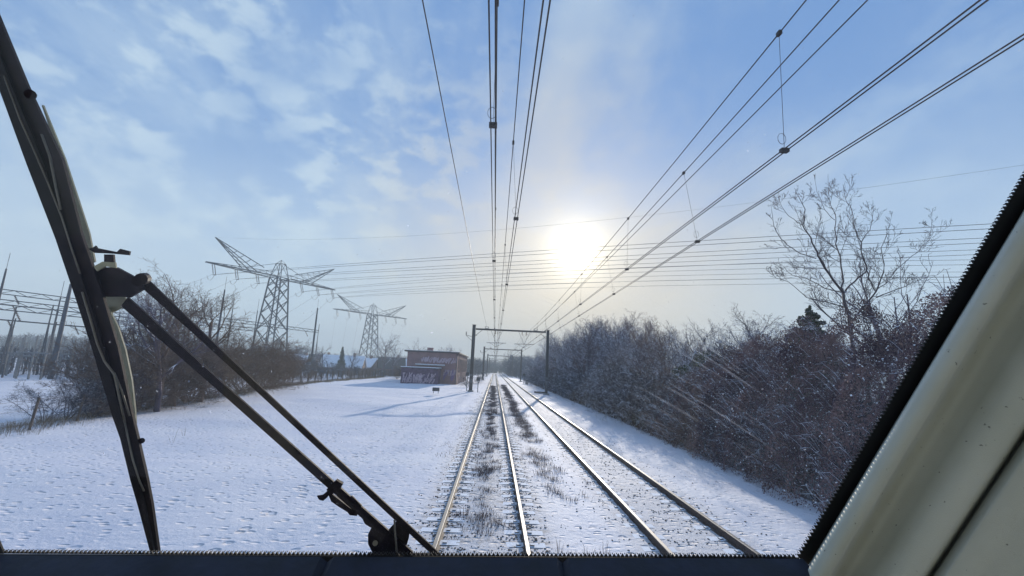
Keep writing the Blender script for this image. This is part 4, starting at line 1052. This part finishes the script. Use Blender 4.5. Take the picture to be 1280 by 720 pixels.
# ------------------------------------------------------------------ windscreen wiper
wp = tag(empty('windscreen_wiper', Wp(500, 690, .05)), 'large black windscreen wiper with a steep blade and two parallel arms', 'windscreen wiper')
wl = Vector(wp.location)
def wb(b_, name, m_, parent=wp, smooth=False):
    o = b_.build(name, m_, None, smooth); o.parent = parent
    if parent is wp: o.matrix_parent_inverse = Matrix.Translation(-wl)
    return o
def bar(b_, pts, off0, th, mi=0, wf=1.):               # pts: (px, py, half width px, left/right)
    """strip with left and right edge points given for each station, real thickness th"""
    L_, R_ = [], []
    for (xl, yl, xr, yr) in pts: L_.append(Wp(xl, yl, off0)); R_.append(Wp(xr, yr, off0))
    n = len(pts); b0 = len(b_.v)
    th = min(th*.2, .004)
    k_ = len(pts); pts = [((a+c)/2+(a-c)/2*(f:=1+(wf-1)*min(1, i/2)), (b2+d)/2+(b2-d)/2*f, (a+c)/2-(a-c)/2*f-1.5, (b2+d)/2-(b2-d)/2*f) for i, (a, b2, c, d) in enumerate(pts)]
    L_, R_ = [Wp(p_[0], p_[1], off0) for p_ in pts], [Wp(p_[2], p_[3], off0) for p_ in pts]
    for a, c_ in zip(L_, R_):
        for q in (a, c_, c_+NW*th, a+NW*th): b_.v.append(tuple(q))
    for i in range(n-1):
        for k in range(4):
            k2 = (k+1) % 4; b_.f.append((b0+4*i+k, b0+4*i+k2, b0+4*i+4+k2, b0+4*i+4+k)); b_.m.append(mi)
    b_.f.append((b0, b0+3, b0+2, b0+1)); b_.m.append(mi); e = b0+4*(n-1); b_.f.append((e, e+1, e+2, e+3)); b_.m.append(mi)
def poly(b_, pts, off0, th, mi=0): th = min(th*.2, .005); b_.prism([Wp(x, y, off0) for x, y in pts], NW*th, mi)
# rubber blade (left edge) and dark channel
LE = [(-54, -30), (-1, 112), (33, 205), (69, 298), (94, 372), (116, 440), (140, 520), (150, 548), (163, 601), (172, 632), (188, 692)]
RE = [(-23, -34), (35, 106), (79, 200), (103, 293), (129, 368), (149, 436), (166, 517), (173, 546), (185, 599), (191, 630), (199.5, 690)]
MD = [(l[0]*.52+r[0]*.48, l[1]*.5+r[1]*.5) for l, r in zip(LE, RE)]
b_ = MB(); bar(b_, [(*l, *m_) for l, m_ in zip(LE, MD)], .006, .016)
wb(b_, 'rubber_blade', M['rubber'])
b_ = MB(); bar(b_, [(m_[0]+.5, m_[1], *r) for m_, r in zip(MD, RE)], .012, .03)
bf = wb(b_, 'blade_frame', M['wiper'])
b_ = MB(); bar(b_, [(52, 132, 55, 131), (75, 200, 82, 197), (92, 262, 102, 258), (105, 296, 113, 292), (112, 330, 120, 327)], .040, .012)
bar(b_, [(128, 385, 136, 383), (138, 412, 149, 409), (147, 440, 158, 437), (156, 478, 166, 475), (164, 512, 170, 511), (169, 530, 171, 529)], .040, .012)
wb(b_, 'pale_edge_strip', M['wiperpale'], bf)
b_ = MB()
hp = [(2, 96), (22, 150), (40, 190), (58, 232), (74, 272), (86, 310), (97, 343)]
b_.tube([Wp(x, y, .008) for x, y in hp], .0016, 6); b_.tube([Wp(x+3, y-1, .006) for x, y in hp], .0010, 6)
hp = [(103, 365), (112, 395), (122, 430), (131, 452), (143, 468), (150, 500), (156, 528)]
b_.tube([Wp(x, y, .006) for x, y in hp], .0014, 6)
b_.tube([Wp(x, y, .008) for x, y in [(143, 466), (152, 488), (162, 520)]], .0011, 6)
b_.tube([Wp(x, y, .006) for x, y in [(156, 528), (166, 575), (174, 600), (180, 614)]], .0010, 6)
b_.tube([Wp(x, y, .006) for x, y in [(52, 168), (62, 195), (70, 235), (76, 262)]], .0013, 6)
wb(b_, 'hose', M['hose'], bf, True)
b_ = MB(); b_.tube([Wp(38, 118, .0), Wp(38, 118, .05)], .006, 10); b_.tube([Wp(177, 551, .0), Wp(177, 551, .04)], .0035, 10); wb(b_, 'bolt', M['wiper'], bf)
# bracket
b_ = MB()
poly(b_, [(96, 336), (118, 340), (121, 333), (133, 334), (145, 334), (158, 341), (169, 347), (176, 352), (178, 362), (161, 372), (152, 371), (128, 371), (110, 372), (100, 352)], .02, .022)
brk = wb(b_, 'bracket', M['wiper'])
b_ = MB(); poly(b_, [(127, 370), (155, 370), (159, 376), (158, 383), (150, 386), (140, 391), (134, 392)], .045, .012)
poly(b_, [(117, 333), (128, 327), (144, 328), (145, 335), (132, 333), (121, 339)], .012, .01)
wb(b_, 'bracket_base', M['wiperpale'], brk)
b_ = MB(); bar(b_, [(130, 318, 143, 318), (130, 328, 144, 330)], .018, .014)
poly(b_, [(110, 311), (117, 309), (119, 307), (121, 310), (146, 315), (150, 311), (162, 314), (161, 319), (150, 318), (140, 317), (118, 316)], .014, .012)
wb(b_, 'nozzle_bar', M['wiper'], brk)
b_ = MB(); b_.tube([Wp(176, 349, .008), Wp(181, 348, .02)], .0075, 12); b_.tube([Wp(172, 352, .006), Wp(172, 352, .02)], .006, 12); wb(b_, 'pivot', M['wiper'], brk)
# two arms
def arm_pts(p0, p1, w0, w1, n=7):
    p0, p1 = Vector(p0), Vector(p1); d = (p1-p0).normalized(); nn = Vector((d.y, -d.x)); o = []
    for i in range(n):
        u = i/(n-1); c = p0.lerp(p1, u); w_ = (w1+(w0-w1)*max(0, 1-u*4))/2; o.append((c.x-nn.x*w_, c.y-nn.y*w_, c.x+nn.x*w_, c.y+nn.y*w_))
    return o
b_ = MB(); bar(b_, arm_pts((177, 350), (549, 696), 14, 8.5), .030, .012); wb(b_, 'wiper_arm', M['wiper'])
b_ = MB(); bar(b_, arm_pts((156, 377), (514, 695), 15, 11.5), .024, .016); lowarm = wb(b_, 'wiper_arm', M['wiper'])
b_ = MB()
poly(b_, [(408, 612), (420, 600), (428, 605), (424, 613), (412, 620)], .018, .03)
poly(b_, [(410, 614), (436, 634), (447, 642), (446, 645), (437, 644), (434, 640), (424, 634), (414, 627), (411, 620)], .034, .016)
poly(b_, [(396, 620), (399, 625), (404, 626), (409, 622), (413, 616), (409, 614), (403, 619)], .03, .01)
poly(b_, [(436, 622), (440, 620), (452, 632), (449, 638)], .016, .01)
wb(b_, 'spray_nozzle', M['wiper'], lowarm)
b_ = MB()
poly(b_, [(449, 640), (456, 655), (464, 660), (460, 668), (460, 680), (466, 692), (502, 694), (512, 690), (490, 668), (470, 650)], .036, .014)
poly(b_, [(486, 662), (497, 650), (512, 664), (511, 672), (508, 683), (500, 676)], .030, .010)
wb(b_, 'link_plate', M['wiper'])
b_ = MB(); b_.tube([Wp(493, 650, .02), Wp(494, 668, .02), Wp(496, 690, .02)], .0013, 6); b_.tube([Wp(469, 679, .02), Wp(469, 679, .05)], .0035, 10); wb(b_, 'cable', M['hose'])
# linkage hub outside, below the glass, that carries the arms
b_ = MB(); poly(b_, [(460, 693), (550, 694), (575, 740), (450, 745)], .045, .05); wb(b_, 'drive_housing', M['wiper'])

# ------------------------------------------------------------------ haze
m = bpy.data.materials.new('haze'); m.use_nodes = True; nt = NT(m); nt.n.clear()
pv = nt.N('ShaderNodeVolumePrincipled', {'Color': (.80, .92, 1, 1), 'Density': .0014, 'Anisotropy': .0})
nt.N('ShaderNodeOutputMaterial', {'Volume': pv.outputs[0]})
HAZE = True
if HAZE:
    b_ = MB(); b_.box((0, 430, 25), (1960, 1160, 62)); tag(b_.build('haze', m), 'thin winter haze over the line', kind='stuff')

# ------------------------------------------------------------------ render settings
SC.view_settings.view_transform = 'Standard'; SC.view_settings.look = 'None'; SC.view_settings.gamma = 1
SC.view_settings.exposure = 0.7
cy = SC.cycles
cy.use_denoising = True
try: cy.denoiser = 'OPENIMAGEDENOISE'
except Exception: pass
cy.max_bounces = 5; cy.diffuse_bounces = 3; cy.transparent_max_bounces = 10; cy.volume_bounces = 0; cy.glossy_bounces = 2
cy.use_adaptive_sampling = True; cy.adaptive_threshold = .02
SC.render.film_transparent = False
